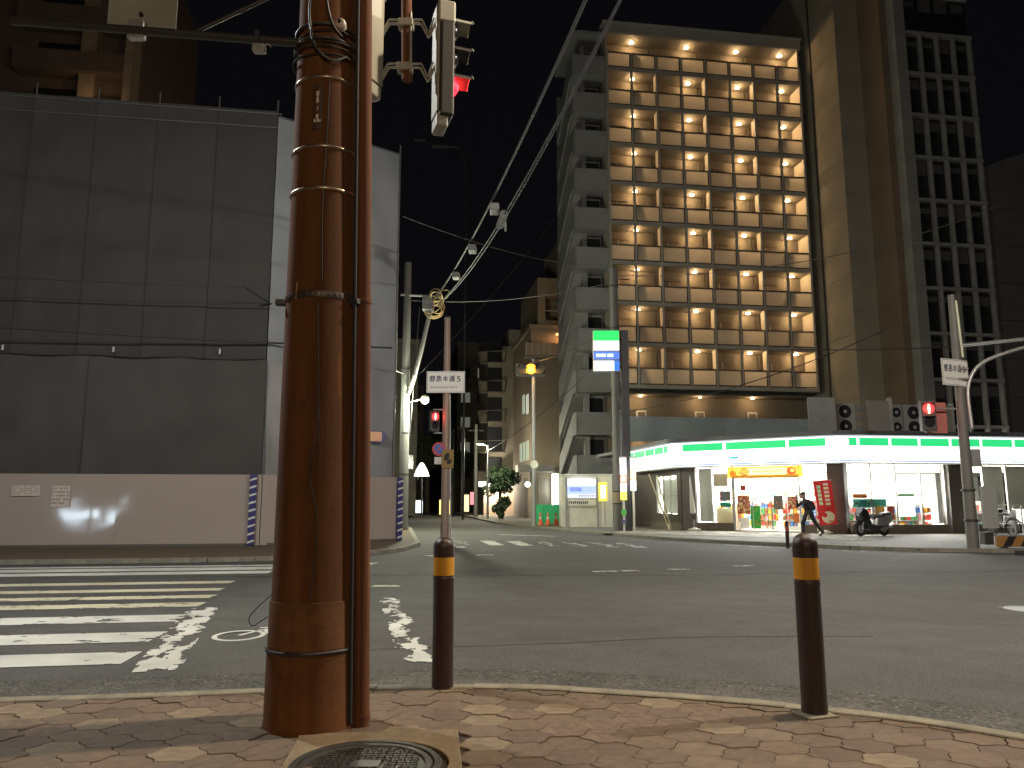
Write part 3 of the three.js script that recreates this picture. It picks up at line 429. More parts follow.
// ---------------------------------------------------------------- left: building wrapped in sheets behind a hoarding
const P0 = V(-7.7, PAV, -23.8);                                   // corner where the cut-off face begins
{
  const b = thing('wrapped_building', 'building wrapped in grey scaffold sheets behind the white hoarding', 'building', [P0.x, PAV, P0.z], A);
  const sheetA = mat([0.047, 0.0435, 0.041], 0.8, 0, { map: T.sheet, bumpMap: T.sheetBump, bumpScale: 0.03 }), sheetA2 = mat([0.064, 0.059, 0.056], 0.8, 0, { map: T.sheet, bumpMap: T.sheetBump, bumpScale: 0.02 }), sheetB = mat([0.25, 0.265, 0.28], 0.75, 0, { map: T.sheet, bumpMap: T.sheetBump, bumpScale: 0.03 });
  // cloth panel hung between scaffold ties: local x along the face, slightly slack
  const cloth = (w, h, s, slack = 0.05, n = 14, m = 20, fold = 0) => {
    const g = new THREE.PlaneGeometry(w, h, n, m), p = g.attributes.position, uv = g.attributes.uv;
    for (let i = 0; i < p.count; i++) { const x = p.getX(i), y = p.getY(i), e = Math.min(1, (w / 2 - Math.abs(x)) / 0.25) ; let z = slack * 2 * fbm(x * 0.9 + s, y * 0.35 + s, s, 3) * e; if (fold) z += fold * Math.sin(x * 5 + y * 1.1 + 2 * fbm(x * 0.6, y * 0.4, s)) * Math.min(1, (h / 2 - y) / h + 0.15); p.setZ(i, z); uv.setXY(i, x + s, y); }
    g.computeVertexNormals(); return g;
  };
  // face along the main street, towards -x: six upper lengths, six lower
  const W = 1.85, N = 14, top = 14.05;
  for (let i = 0; i < N; i++) { const x = -0.05 - (i + 0.5) * W;
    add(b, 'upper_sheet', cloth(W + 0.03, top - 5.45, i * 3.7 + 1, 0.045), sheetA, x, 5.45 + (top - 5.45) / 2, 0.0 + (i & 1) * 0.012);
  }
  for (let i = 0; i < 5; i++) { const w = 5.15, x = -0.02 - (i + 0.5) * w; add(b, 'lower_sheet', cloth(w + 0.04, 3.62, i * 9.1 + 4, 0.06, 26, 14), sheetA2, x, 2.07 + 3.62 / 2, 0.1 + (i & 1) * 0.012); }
  // cut-off face: 50 degrees round, pale sheets, and the face along the side street
  const c45 = Math.atan2(2.95, 3.77) - 0; const L = Math.hypot(3.77, 2.95) - 0.24; const th = c45 - A;   // turned further away
  const on = (t, out, y) => [Math.cos(th) * t + Math.sin(th) * out, y, -Math.sin(th) * t + Math.cos(th) * out];
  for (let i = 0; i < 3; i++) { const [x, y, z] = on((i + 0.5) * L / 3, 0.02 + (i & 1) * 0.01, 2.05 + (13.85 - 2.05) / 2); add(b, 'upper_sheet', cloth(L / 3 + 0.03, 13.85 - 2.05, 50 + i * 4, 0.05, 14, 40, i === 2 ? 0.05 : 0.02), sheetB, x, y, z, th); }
  { const [x, y, z] = on(0.48, 0.2, 3.85); add(b, 'gathered_sheet', cloth(0.95, 3.5, 71, 0.05, 30, 20, 0.1), mat([0.3, 0.29, 0.285], 0.8, 0, { map: T.sheet }), x, y, z, th); }
  const end = on(L, 0, 0); const th2 = Math.PI / 2;
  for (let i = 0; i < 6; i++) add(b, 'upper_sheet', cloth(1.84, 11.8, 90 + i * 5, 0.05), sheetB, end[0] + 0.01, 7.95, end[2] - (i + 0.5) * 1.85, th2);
  // laced seams, the rope along the top of the lower sheets, eyelet ties
  const seamM = mat([0.036, 0.034, 0.033], 0.9); for (let i = 0; i < N; i++) { add(b, 'laced_seam', boxGeo(0.01, top - 5.7, 0.012), seamM, -0.05 - (i + 1) * W, 5.6 + (top - 5.6) / 2, 0.06); }
  const rp = []; for (let i = 0; i <= 42; i++) rp.push([-i * 0.62, 5.72 - 0.06 * Math.abs(Math.sin(i * 0.75)), 0.16]); add(b, 'hem_rope', tubeGeo(rp, 0.022, 120, 5), seamM); for (let i = 0; i < 4; i++) add(b, 'laced_seam', boxGeo(0.01, 3.5, 0.012), seamM, -0.02 - (i + 1) * 5.15, 3.85, 0.18);
  // the concrete carcass inside, so that nothing shows through the joints
  const plan = [[-26, -0.35], [-0.15, -0.35], [end[0] - 0.35, end[2] - 0.15], [end[0] - 0.35, end[2] - 11], [-26, -11.5]]; add(b, 'carcass', slab(plan, 0, 13.6), mat([0.1, 0.1, 0.1], 0.9));
  // scaffold tubes at the top edge
  const tube = mat([0.13, 0.125, 0.12], 0.5, 0.5); add(b, 'ledger_tube', rodGeo([-26, top - 0.12, 0.05], [0.1, top - 0.12, 0.05], 0.025), tube); add(b, 'ledger_tube', rodGeo([-26, top - 0.6, 0.05], [0.0, top - 0.6, 0.05], 0.024), tube);
  for (let i = 0; i < 15; i++) { add(b, 'standard_tube', rodGeo([-i * W - 0.05, 13.3, -0.05], [-i * W - 0.05, 14.45, -0.05], 0.024), tube); }
  const e0 = on(0, 0.06, 13.85), e1 = on(L, 0.06, 13.85); add(b, 'ledger_tube', rodGeo(e0, e1, 0.025), tube); add(b, 'standard_tube', rodGeo([end[0] + 0.03, 0.2, end[2] + 0.05], [end[0] + 0.03, 14.2, end[2] + 0.05], 0.03), tube);
  for (let i = 0; i < 8; i++) add(b, 'sheet_tie', boxGeo(0.05, 0.16, 0.02), mat([0.5, 0.48, 0.45], 0.6), -1.4 - i * 3.1, 5.95 + R(-.1, .1), 0.15);
  // hoarding: white pressed panels, slightly bowed, glossy; striped posts
  const hd = thing('site_hoarding', 'white steel hoarding of tall panels round the wrapped building', 'hoarding', [P0.x, PAV, P0.z], A);
  const pm = [mat([0.355, 0.3, 0.266], 0.06, 0, { bumpMap: T.sheetBump, bumpScale: 0.0014 }), mat([0.348, 0.295, 0.262], 0.07, 0, { bumpMap: T.sheetBump, bumpScale: 0.0014 })];
  const panel = (w, h, s) => { const g = new THREE.PlaneGeometry(w, h, 44, 14), p = g.attributes.position, uv = g.attributes.uv; for (let i = 0; i < p.count; i++) { const x = p.getX(i), y = p.getY(i); p.setZ(i, 0.012 * Math.cos(x / w * Math.PI) + 0.02 * fbm(x * 0.7 + s, y * 0.7, s, 2) + 0.0022 * Math.sin(x * 4.4 + s + 0.6 * Math.sin(y * 3))); uv.setXY(i, x + s, y + s); } g.computeVertexNormals(); return g; };
  for (let i = 0; i < 6; i++) { const w = 4.1; add(hd, 'panel', panel(w - 0.004, 2.1, i * 2.3), pm[i & 1], 0.07 - (i + 0.5) * w, 1.06, 0.3); }
  for (let i = 0; i < 5; i++) { const w = (L + 0.22) / 5, [x, y, z] = on((i + 0.5) * w - 0.07, 0.3, 1.06); add(hd, 'panel', panel(w - 0.004, 2.1, 30 + i * 2.3), pm[i & 1], x, y, z, th); }
  const e2 = on(L + 0.2, 0.3, 0); for (let i = 0; i < 6; i++) add(hd, 'panel', panel(1.84, 2.1, 60 + i), pm[i & 1], e2[0], 1.06, e2[2] - (i + 0.5) * 1.85, Math.PI / 2);
  const capM = mat([0.5, 0.48, 0.46], 0.5); add(hd, 'bottom_rail', boxGeo(24.6, 0.08, 0.06), mat([0.1, 0.09, 0.08], 0.8), -12.4, 0.03, 0.29);
  { const [x, , z] = on(L / 2 + 0.14, 0.29, 0); add(hd, 'bottom_rail', boxGeo(L, 0.08, 0.06), mat([0.1, 0.09, 0.08], 0.8), x, 0.03, z, th); }
  const striped = (x, z, ry) => { const post = add(hd, 'striped_post', boxGeo(0.2, 2.1, 0.1, 0.02), mat([0.025, 0.025, 0.13], 0.5), x, 1.06, z, ry); for (let k = 0; k < 9; k++) { const g = plate([[-0.095, -0.04], [0.1, 0.02], [0.1, 0.08], [-0.095, 0.02]], 0.108); add(post, 'white_stripe', g, M.white, 0, -0.95 + k * 0.23, 0); } };
  striped(-0.15, 0.42, 0); { const [x, , z] = on(L + 0.08, 0.42, 0); striped(x, z, th); }
  // printed notice
  const nt = canvasTex(256, 128, (c, w, h) => { c.fillStyle = '#bfb3ab'; c.fillRect(0, 0, w, h); c.fillStyle = '#7d7068'; for (let r = 0; r < 5; r++) for (let k = 0; k < 12; k++) if (hash(r * 31 + k, 7) > 0.3) c.fillRect(8 + k * 20, 10 + r * 22, 14, 9); });
  const nm = mat([1, 1, 1], 0.5, 0, { map: nt }); add(hd, 'notice', new THREE.BoxGeometry(0.75, 0.3, 0.006), nm, -6.5, 1.62, 0.36); add(hd, 'notice', new THREE.BoxGeometry(0.5, 0.62, 0.006), nm, -5.55, 1.45, 0.36);
}
{ // small direction plate on the cut-off face
  const s = thing('direction_sign', 'small orange plate with blue pointed end on the pale sheeting', 'sign', [-4.55, 3.32, -25.95], 0.35); add(s, 'plate', plate([[-0.3, -0.2], [0.2, -0.2], [0.34, 0], [0.2, 0.2], [-0.3, 0.2]], 0.03), mat([0.03, 0.04, 0.16], 0.4)); add(s, 'panel', boxGeo(0.42, 0.32, 0.01), mat([0.75, 0.4, 0.22], 0.4), -0.06, 0, 0.022); }
{ // dark block of flats rising behind the wrapped building at the top left
  const b = thing('flats', 'brown block of flats with balconies rising behind the wrapped building', 'building', [-26.5, PAV, -44], A);
  const wm = mat([0.16, 0.105, 0.07], 0.85, 0, { map: T.concrete }), wl = mat([0.36, 0.25, 0.16], 0.8, 0, { map: T.concrete });
  span(b, 'wall', wm, -14, 3.4, 0, 38, -12, 0);
  for (let f = 4; f < 12; f++) { const y = f * 3; span(b, 'balcony_parapet', wm, -3.4, 3.2, y, y + 1.1, 1.1, 1.25); span(b, 'balcony_floor', wm, -3.4, 3.2, y - 0.15, y, 0, 1.25); span(b, 'window', mat([0.02, 0.02, 0.02], 0.2), -2.6, -0.2, y + 0.2, y + 2.2, -0.05, 0.02); span(b, 'pier', wl, 0.2, 1.1, y - 0.15, y + 2.85, 0.02, 0.9); }
  span(b, 'pier', wl, 2.9, 3.35, 0, 38, 0, 1.4);
  add(b, 'stair_panel', boxGeo(1.6, 1.6, 0.06), wl, 2.0, 22.9, 1.3);
  const lamp = add(b, 'landing_light', new THREE.SphereGeometry(0.12, 10, 8), glow([1, 0.75, 0.4], 1.2), 1.6, 24.6, 1.9); point(b, [1, 0.68, 0.36], 3, 1.6, 24.6, 1.9, 4);
}
// ---------------------------------------------------------------- the side street, looking away
function wallWithWindows(b, wallM, x0, x1, z, floors, fh, y0, cols, winW, winH, sill, litFn, face = 0) {
  for (let f = 0; f < floors; f++) for (let c = 0; c < cols; c++) {
    const x = x0 + (x1 - x0) * (c + 0.5) / cols, y = y0 + f * fh + sill, lit = litFn(f, c);
    const w = add(b, 'window', boxGeo(winW, winH, 0.1), lit || M.darkGlass, face ? z : x, y + winH / 2, face ? x : z, face ? Math.PI / 2 : 0);
    add(w, 'frame', boxGeo(winW + 0.12, 0.07, 0.16), M.greyPaint, 0, -winH / 2 - 0.03, 0); add(w, 'mullion', boxGeo(0.05, winH, 0.13), M.greyPaint, 0, 0, 0);
  }
}
M.darkGlass = mat([0.018, 0.019, 0.021], 0.12);
const litDim = glow([0.6, 0.62, 0.5], 0.16), litCool = glow([0.62, 0.72, 0.55], 0.55), litPale = glow([0.7, 0.72, 0.62], 0.8), litBlue = glow([0.5, 0.6, 0.75], 0.8);
{ // five-storey block beside the amber signal
  const b = thing('office_block', 'beige block with lit windows beside the amber signal on the side street', 'building', [1.45, PAV, -58], A);
  const wm = mat([0.26, 0.205, 0.15], 0.85, 0, { map: T.streak });
  span(b, 'wall', wm, 0, 6.5, 0, 14.4, -9, 0); span(b, 'wall', wm, 0.6, 6.5, 14.4, 18.6, -8.5, -1.9); span(b, 'loggia_front_wall', wm, 0.6, 1.2, 14.755, 18.6, -1.898, -0.3); span(b, 'loggia_front_wall', wm, 4.2, 6.5, 14.755, 18.6, -1.898, -0.3); span(b, 'loggia_front_wall', wm, 1.202, 4.198, 14.755, 15.2, -1.898, -0.302); span(b, 'loggia_front_wall', wm, 1.202, 4.198, 17.2, 18.6, -1.898, -0.302); span(b, 'stair_tower', wm, 2.3, 6.5, 18.6, 21.8, -6, -0.4);
  span(b, 'roof_window', M.darkGlass, 3.5, 4.6, 19.7, 20.9, -0.43, -0.38); span(b, 'loggia_rail', M.greyPaint, 1.21, 4.19, 15.95, 16.02, -0.42, -0.36); span(b, 'parapet', wm, -0.12, 6.6, 14.4, 14.75, -9.1, 0.1);
  for (const [x, w, y, m, h] of [[4.35, 2.4, 8.5, litCool, 1.5], [4.35, 2.2, 4.9, litBlue, 1.1]]) { const o = add(b, 'window', boxGeo(w, h, 0.08), m, x, y + h / 2, 0.01); add(o, 'frame', boxGeo(w + 0.2, 0.1, 0.16), M.greyPaint, 0, -h / 2 - 0.05, 0); add(o, 'mullion', boxGeo(0.08, h, 0.12), M.greyPaint, 0.15, 0, 0); add(o, 'mullion', boxGeo(0.05, h, 0.12), M.greyPaint, -w / 3, 0, 0); }
  span(b, 'window', M.darkGlass, 3.3, 5.4, 11.5, 13.2, -0.03, 0.02); span(b, 'window', M.darkGlass, 3.2, 5.2, 1.2, 3.2, -0.03, 0.02);
  for (const [z, y] of [[-1.6, 8.0], [-3.4, 8.2], [-1.6, 4.4], [-3.2, 4.4], [-4.8, 4.4]]) { const o = add(b, 'window', boxGeo(0.06, 1.5, 1.0), y > 6 && z > -2 ? litPale : litCool, -0.01, y + 0.75, z); add(o, 'mullion', boxGeo(0.1, 1.5, 0.07), M.greyPaint, 0, 0, 0.1); }
  span(b, 'balcony_rail', mat([0.3, 0.2, 0.13], 0.6), -0.6, 3.1, 12.2, 13.1, 0.9, 1.0); span(b, 'balcony_floor', wm, -0.6, 3.1, 12.05, 12.2, 0, 1.0); for (let i = 0; i < 9; i++) span(b, 'baluster', M.steel, -0.55 + i * 0.45, -0.5 + i * 0.45, 12.2, 13.15, 1.0, 1.05);
  add(b, 'balcony_light', boxGeo(1.1, 0.14, 0.14), glow([1, 0.55, 0.25], 2.2), 2.4, 13.9, 0.6); point(b, [1, 0.5, 0.2], 7, 2.4, 13.7, 0.85, 6);
  span(b, 'canopy', M.paleGrey, -1.2, 1.5, 3.4, 3.9, 0, 1.4); span(b, 'shutter', mat([0.14, 0.12, 0.1], 0.6), 0.5, 3.2, 0, 3.0, 0, 0.06);
  const ls = add(b, 'lit_doorway', boxGeo(0.5, 2.4, 0.2), glow([0.95, 0.97, 0.85], 2.2), 1.75, 2.1, 0.3); point(b, [0.95, 1, 0.85], 12, 1.75, 2.2, 0.9, 8);
  add(b, 'wall_lamp', new THREE.SphereGeometry(0.22, 12, 10), glow([1, 0.98, 0.85], 2.5), -0.35, 2.5, 0.4);
}
{ // rounded-balcony block further on
  const b = thing('balcony_block', 'pale block of flats with rounded balconies down the side street', 'building', [-2.2, PAV, -70], A);
  const wm = mat([0.30, 0.265, 0.21], 0.85, 0, { map: T.streak });
  span(b, 'wall', wm, 0, 5.4, 0, 15.5, -8, 0); span(b, 'wall', wm, 2.0, 5.4, 15.5, 17.2, -8, -0.5);
  for (let f = 0; f < 5; f++) { const y = 2.9 + f * 2.75; const g = new THREE.CylinderGeometry(1.35, 1.2, 1.1, 18, 1, false, Math.PI * 0.75, Math.PI * 1.0); add(b, 'balcony', g, wm, 0.3, y + 0.5, 0.3, rad(-70)); span(b, 'balcony_window', M.darkGlass, -0.05, 1.3, y + 0.1, y + 2.3, -0.02, 0.03); }
  [[3.3, 6.6, M.darkGlass], [3.3, 9.4, litBlue], [3.4, 12.1, M.darkGlass], [3.3, 3.7, litPale], [4.7, 9.2, M.darkGlass]].forEach(([x, y, m]) => { const o = add(b, 'window', boxGeo(0.95, 0.95, 0.08), m, x, y, 0.02); add(o, 'frame', boxGeo(1.1, 0.08, 0.14), M.greyPaint, 0, -0.5, 0); add(o, 'mullion', boxGeo(0.06, 0.95, 0.12), M.greyPaint); });
  span(b, 'banner', mat([0.4, 0.36, 0.28], 0.7), 3.3, 4.2, 4.6, 7.4, 0.05, 0.12);
  span(b, 'shop_front', mat([0.3, 0.22, 0.16], 0.8), -0.4, 2.4, 0, 2.3, 0, 0.4); add(b, 'awning_light', boxGeo(3.0, 0.45, 0.3), glow([1, 0.95, 0.8], 2.6), 0.6, 2.75, 0.9); point(b, [1, 0.9, 0.7], 90, 0.6, 2.3, 1.5, 8);
  add(b, 'pink_sign', boxGeo(0.5, 1.1, 0.2), glow([1, 0.3, 0.35], 1.1), -1.4, 1.5, 0.9);
}
[['narrow dark block far down the right of the side street', -6.6, -92, 6, 20, [0.12, 0.1, 0.085]], ['tall dark block closing the far end of the side street', -15.5, -150, 12, 22, [0.1, 0.09, 0.08]], ['low dark block far down the left of the side street', -17.6, -100, 6, 16, [0.11, 0.1, 0.09]], ['mid height dark block on the left behind the pole transformer', -13.2, -66, 5, 15, [0.13, 0.12, 0.1]]].forEach(([label, x, z, w, h, c], i) => {
  const b = thing('street_block', label, 'building', [x, PAV, z], A, 'blocks far down the side street'); span(b, 'wall', mat(c, 0.9, 0, { map: T.streak }), 0, w, 0, h, -10, 0); span(b, 'parapet', mat(c, 0.9), -0.1, w + 0.1, h, h + 0.4, -10.1, 0.1);
  for (let f = 1; f < h / 3 - 1; f++) for (let k = 0; k < 3; k++) { const lit = hash(f * 7 + i, k) > 0.86; add(b, 'window', boxGeo(1.1, 1.2, 0.08), lit ? litDim : M.darkGlass, w * (k + 0.5) / 3, f * 3 + 1.6, 0.02); }
});
// ---------------------------------------------------------------- apartment building behind the shop
const C0 = [6.62, PAV, -50];
{
  const b = thing('apartment_building', 'tall apartment building with ten floors of lamp-lit balconies behind the shop', 'building', C0, A);
  const FH = 2.82, Y1 = 8.74 - PAV, W = 14.6, D = 1.5, BW = W / 8;
  const edge = mat([0.4, 0.375, 0.34], 0.8, 0, { map: T.streak }), fin = mat([0.4, 0.35, 0.28], 0.8), wall = mat([0.15, 0.13, 0.102], 0.85, 0, { map: T.streak }), ceil = mat([0.22, 0.195, 0.16], 0.8, 0, { map: T.concrete }), winM = M.darkGlass, post = mat([0.36, 0.335, 0.3], 0.6, 0.1), railM = mat([0.05, 0.042, 0.036], 0.5, 0.3);
  const frosted = [0, 1, 2].map((k) => { const m = new THREE.MeshPhysicalMaterial({ roughness: 0.9, transmission: 0.75, thickness: 0, bumpMap: T.fine, bumpScale: 0.001 }); m.color.setRGB(0.9 - k * .04, 0.84 - k * .04, 0.74 - k * .04); return m; });
  span(b, 'core', mat([0.2, 0.185, 0.165], 0.9, 0, { map: T.streak }), 0.02, W - 0.02, 0, Y1 + FH * 9 - 0.4, -16, -D - 0.2);
  const shadeBandM = mat([0.1, 0.08, 0.06], 0.8); const lampM = glow([1, 0.78, 0.48], 14), warm = [1, 0.63, 0.29];
  const panelGeo = new THREE.PlaneGeometry(BW - 0.24, 1.02); const doorM = mat([0.13, 0.105, 0.08], 0.25);
  const ux = [0.145 * W, 0.43 * W, 0.69 * W, 0.925 * W];
  for (let f = 0; f < 9; f++) {
    const y = Y1 + f * FH; // floor level of this balcony row (slab top)
    span(b, 'floor_slab', edge, -0.02, W + 0.02, y - 0.24, y, -D - 0.1, 0.0); span(b, 'balcony_ceiling', ceil, 0.02, W - 0.02, y + FH - 0.27, y + FH - 0.245, -D, -0.03);
    for (let u = 0; u < 4; u++) {
      const x0 = u * 2 * BW, x1 = x0 + 2 * BW;
      span(b, 'back_wall', wall, x0 + 0.03, x1 - 0.03, y, y + FH - 0.27, -D - 0.18, -D);
      const door = span(b, 'balcony_door', doorM, x0 + 0.25, x0 + BW - 0.05, y + 0.05, y + 2.02, -D, -D + 0.035); add(door, 'door_frame', boxGeo(0.05, 1.97, 0.03), post, 0, 0, 0.025);
      span(b, 'shade_band', shadeBandM, x0 + 0.1, x0 + BW - 0.05, y + 1.95, y + FH - 0.27, -D, -D + 0.1);  // dark strip paints in the shade below the ceiling of unlit bays
      if (u < 3) span(b, 'partition', fin, x1 - 0.05, x1 + 0.05, y, y + FH - (f === 8 ? 1.7 : 0.28), -0.62, -0.165);
      const ac = add(b, 'air_conditioner', boxGeo(0.75, 0.55, 0.28, 0.02), M.paleGrey, x0 + BW + 0.5, y + 0.3, -D + 0.18); add(ac, 'fan_grille', cylGeo(0.2, 0.2, 0.01, 16), M.darkSteel, -0.1, 0, 0.142, 0, Math.PI / 2);
      if (rnd() > 0.35) { const px = x0 + BW + R(0.35, 0.9), dryer = add(b, 'drying_bracket', boxGeo(0.05, 0.05, 0.7), M.white, px, y + 1.25, -D + 0.35); add(dryer, 'bracket_arm', boxGeo(0.45, 0.035, 0.035), M.white, 0.1, 0.02, 0.2, 0, 0, 0.35); }
      if (u === 0 || u === 3) add(b, 'hatch_box', boxGeo(0.5, 0.5, 0.5, 0.02), M.darkSteel, x0 + BW + 0.3, y + 0.95, -0.4, 0.2);
      // ceiling lamp with its light
      const lx = ux[u]; const lamp = add(b, 'ceiling_light', cylGeo(0.17, 0.14, 0.08, 16), lampM, lx, y + FH - 0.31, -0.85); point(b, warm, 7, lx, y + FH - 0.43, -0.85, 5);
    }
    for (let k = 0; k < 8; k++) { // frosted railing panel in its frame
      const x0 = k * BW + 0.12, x1 = (k + 1) * BW - 0.12; const p = add(b, 'railing_panel', panelGeo, frosted[(k * 3 + f * 5) % 3], (x0 + x1) / 2, y + 0.59, -0.0675);
      add(p, 'handrail', boxGeo(x1 - x0 + 0.1, 0.085, 0.07), railM, 0, 0.54, 0); add(p, 'bottom_rail', boxGeo(x1 - x0 + 0.1, 0.06, 0.05), railM, 0, -0.52, 0); add(p, 'side_rail', boxGeo(0.07, 1.04, 0.05), railM, (x1 - x0) / 2 + 0.03, 0, 0); add(p, 'side_rail', boxGeo(0.07, 1.04, 0.05), railM, -(x1 - x0) / 2 - 0.03, 0, 0);
    }
    for (let k = 0; k <= 8; k++) span(b, 'post', post, k * BW - 0.075 + (k === 0 ? 0.07 : k === 8 ? -0.07 : 0), k * BW + 0.075 + (k === 0 ? 0.07 : k === 8 ? -0.07 : 0), y, y + (f === 8 ? 1.16 : FH - 0.24), -0.16, -0.015);
    for (const s of [0, 1]) span(b, 'end_wall', fin, s ? W - 0.1 : 0.0, s ? W : 0.1, y, y + FH - 0.24, -D - 0.15, -0.17);
  }
  const ty = Y1 + 9 * FH; span(b, 'roof_slab', edge, -0.15, W + 0.1, ty - 0.24, ty + 0.5, -16, 0.05); span(b, 'roof_coping', edge, -0.25, W + 0.2, ty + 0.5, ty + 0.62, -16, 0.12); add(b, 'roof_vent', cylGeo(0.25, 0.2, 0.5, 12), M.greyPaint, 8.2, ty + 0.85, -1);
  // lower storeys: open gallery with lamps, solid grey parapets
  const grey = mat([0.42, 0.49, 0.54], 0.75, 0, { map: T.streak });
  for (const [y, n] of [[5.72, 3], [2.9, 3]]) {
    span(b, 'floor_slab', edge, -0.02, W + 0.02, y - 0.24, y, -D - 0.1, 0); span(b, 'back_wall', wall, 0.03, W - 0.03, y, y + FH - 0.25, -D - 0.18, -D); span(b, 'gallery_ceiling', ceil, 0, W, y + FH - 0.27, y + FH - 0.245, -D, -0.03);
    span(b, 'solid_parapet', grey, -0.02, W, y - 0.6, y + 1.05, -0.02, 0.12);
    for (let k = 0; k < 3; k++) { const lx = ux[k]; add(b, 'ceiling_light', cylGeo(0.13, 0.11, 0.06, 16), lampM, lx, y + FH - 0.3, -0.75); point(b, warm, 5, lx, y + FH - 0.42, -0.75, 5); const fr = add(b, 'wall_frame', boxGeo(0.7, 0.55, 0.08), M.white, lx + 0.25, y + 1.35, -D + 0.05); add(fr, 'inner_panel', boxGeo(0.5, 0.36, 0.03), wall, 0, 0, 0.04); }
  }
  span(b, 'ground_wall', grey, 0, W, 0, 2.5, -D - 0.2, -0.05);
  // outside stair on the left: landing parapets in front, sloped flights at the side
  const sw = mat([0.3, 0.3, 0.305], 0.8, 0, { map: T.streak }), SX = -2.35;
  for (let f = -2; f < 9; f++) {
    const y = Y1 + f * FH - 0.35; if (y < 1.5) continue;
    const fp = add(b, 'landing_parapet', plate([[SX, -0.15], [0, -0.15], [0, 1.35], [SX, 1.35]], 0.16), sw, 0, y, -0.55);
    span(b, 'landing_floor', sw, SX + 0.1, -0.03, y - 0.15, y + 0.03, -2.0, -0.64);
    const g = plate([[0.47, -0.15], [0.47, 1.35], [1.5, 1.35], [6.0, -1.35], [6.0, -2.85], [1.5, -0.15]], 0.15); const side = add(b, 'stair_parapet', g, sw, SX + 0.075, y, 0, Math.PI / 2);
    const inner = add(b, 'stair_flight', plate([[1.6, -0.1], [6.0, -2.74], [6.0, -2.95], [1.6, -0.3]], 1.0), sw, SX + 0.7, y, 0, Math.PI / 2);
    span(b, 'stair_column', sw, -1.55, -1.2, y + 0.05, y + FH - 0.15, -1.9, -1.55); span(b, 'stair_window', M.darkGlass, -1.15, -0.1, y + 1.0, y + 2.5, -2.15, -2.1); span(b, 'stair_wall', sw, -1.2, -0.02, y + 0.03, y + FH - 0.15, -2.4, -2.16);
  }
  span(b, 'stair_back_wall', mat([0.2, 0.195, 0.185], 0.85, 0, { map: T.streak }), SX + 0.1, 0, 0, Y1 + 8.3 * FH, -6.4, -6.15);
  span(b, 'stair_roof', sw, SX - 0.05, 0, Y1 + 8.95 * FH, Y1 + 9.02 * FH, -6.4, -0.5);
  add(b, 'stair_base', plate([[-2.35, 0], [0, 0], [0, 2.9], [-1.75, 2.9]], 1.0), sw, 0, 0.0, -1.2);
}
{ // dark neighbour whose side wall catches the balcony light
  const b = thing('dark_tower', 'dark tower whose bare side wall catches the warm balcony light', 'building', [C0[0] + 15.2 * CA + 3.6 * SA, PAV, C0[2] - 15.2 * SA + 3.6 * CA], A);
  const m = mat([0.33, 0.29, 0.23], 0.88, 0, { map: T.streak }), sm = m; for (let k = 0; k < 10; k++) { span(b, 'wall_panel', m, 0.04, 1.75, k * 4, k * 4 + 3.99, -18, 0); span(b, 'side_panel', sm, 0, 0.038, k * 4, k * 4 + 3.985, -18, -0.002); }
  span(b, 'downpipe', mat([0.06, 0.05, 0.045], 0.6), -0.1, -0.002, 4, 39, -3.2, -3.1);
}
{ // tower with a pale grid of window bays
  const o = [C0[0] + 16.95 * CA + 6.6 * SA, PAV, C0[2] - 16.95 * SA + 6.6 * CA];
  const b = thing('grid_tower', 'tower with a pale grid front of deep window bays at the right', 'building', o, A);
  const frame = mat([0.29, 0.285, 0.275], 0.8, 0, { map: T.streak }), side = mat([0.22, 0.16, 0.11], 0.85, 0, { map: T.streak }), FH = 2.87, n = 12, blindM = mat([0.07, 0.07, 0.07], 0.9);
  for (let k = 0; k < 9; k++) span(b, 'side_panel', side, 0, 0.05, k * 4, k * 4 + 3.99, -14, -1.2); span(b, 'core', mat([0.1, 0.1, 0.1], 0.9), 0.06, 6.0, 0, n * FH + 1.9, -14, -0.95);
  span(b, 'corner_return', side, 0.0, 0.5, 0, 36, -1.2, -0.7);
  for (let f = 0; f <= n; f++) span(b, 'floor_band', frame, 0.5, 6.1, f * FH - 0.1, f * FH + 0.1, -0.92, 0.02);
  for (let f = 0; f < n; f++) { span(b, 'corner_pier', frame, 0.5, 1.25, f * FH + 0.115, (f + 1) * FH - 0.115, -0.9, 0.06);
    for (let c = 0; c < 4; c++) { const x = 1.25 + c * 1.2; if (!(f === n - 1)) span(b, 'fin', frame, x + 1.06, x + 1.2, f * FH + 0.1, (f + 1) * FH - 0.1, -0.35, 0.0); const w = span(b, 'window', M.darkGlass, x, f === n - 1 ? x + 1.2 : x + 1.06, f * FH + 0.1, (f + 1) * FH - 0.1, -0.5, -0.35); add(w, 'transom', boxGeo(1.0, 0.06, 0.06), M.darkSteel, 0, -0.35, 0.1); add(w, 'blind', boxGeo(0.9, [0.35, 0.6, 0.95][Math.floor(rnd() * 3)], 0.01), blindM, 0, 0.8, 0.085); } }
  span(b, 'crown', frame, 0.5, 6.1, n * FH + 0.11, n * FH + 1.8, -0.9, 0.04);
}
{ const b = thing('far_block', 'plain grey block with a sloping parapet at the right edge', 'building', [40.5, PAV, -62], A); const m = mat([0.34, 0.34, 0.335], 0.85, 0, { map: T.streak }); add(b, 'wall', plate([[0, 0], [14, 0], [14, 35], [0, 29.5]], 14), m, 0, 0, -7); for (let f = 1; f < 9; f++) span(b, 'joint', mat([0.07, 0.07, 0.07], 0.9), 0, 14, f * 3.2, f * 3.2 + 0.05, 0.0, 0.012); }
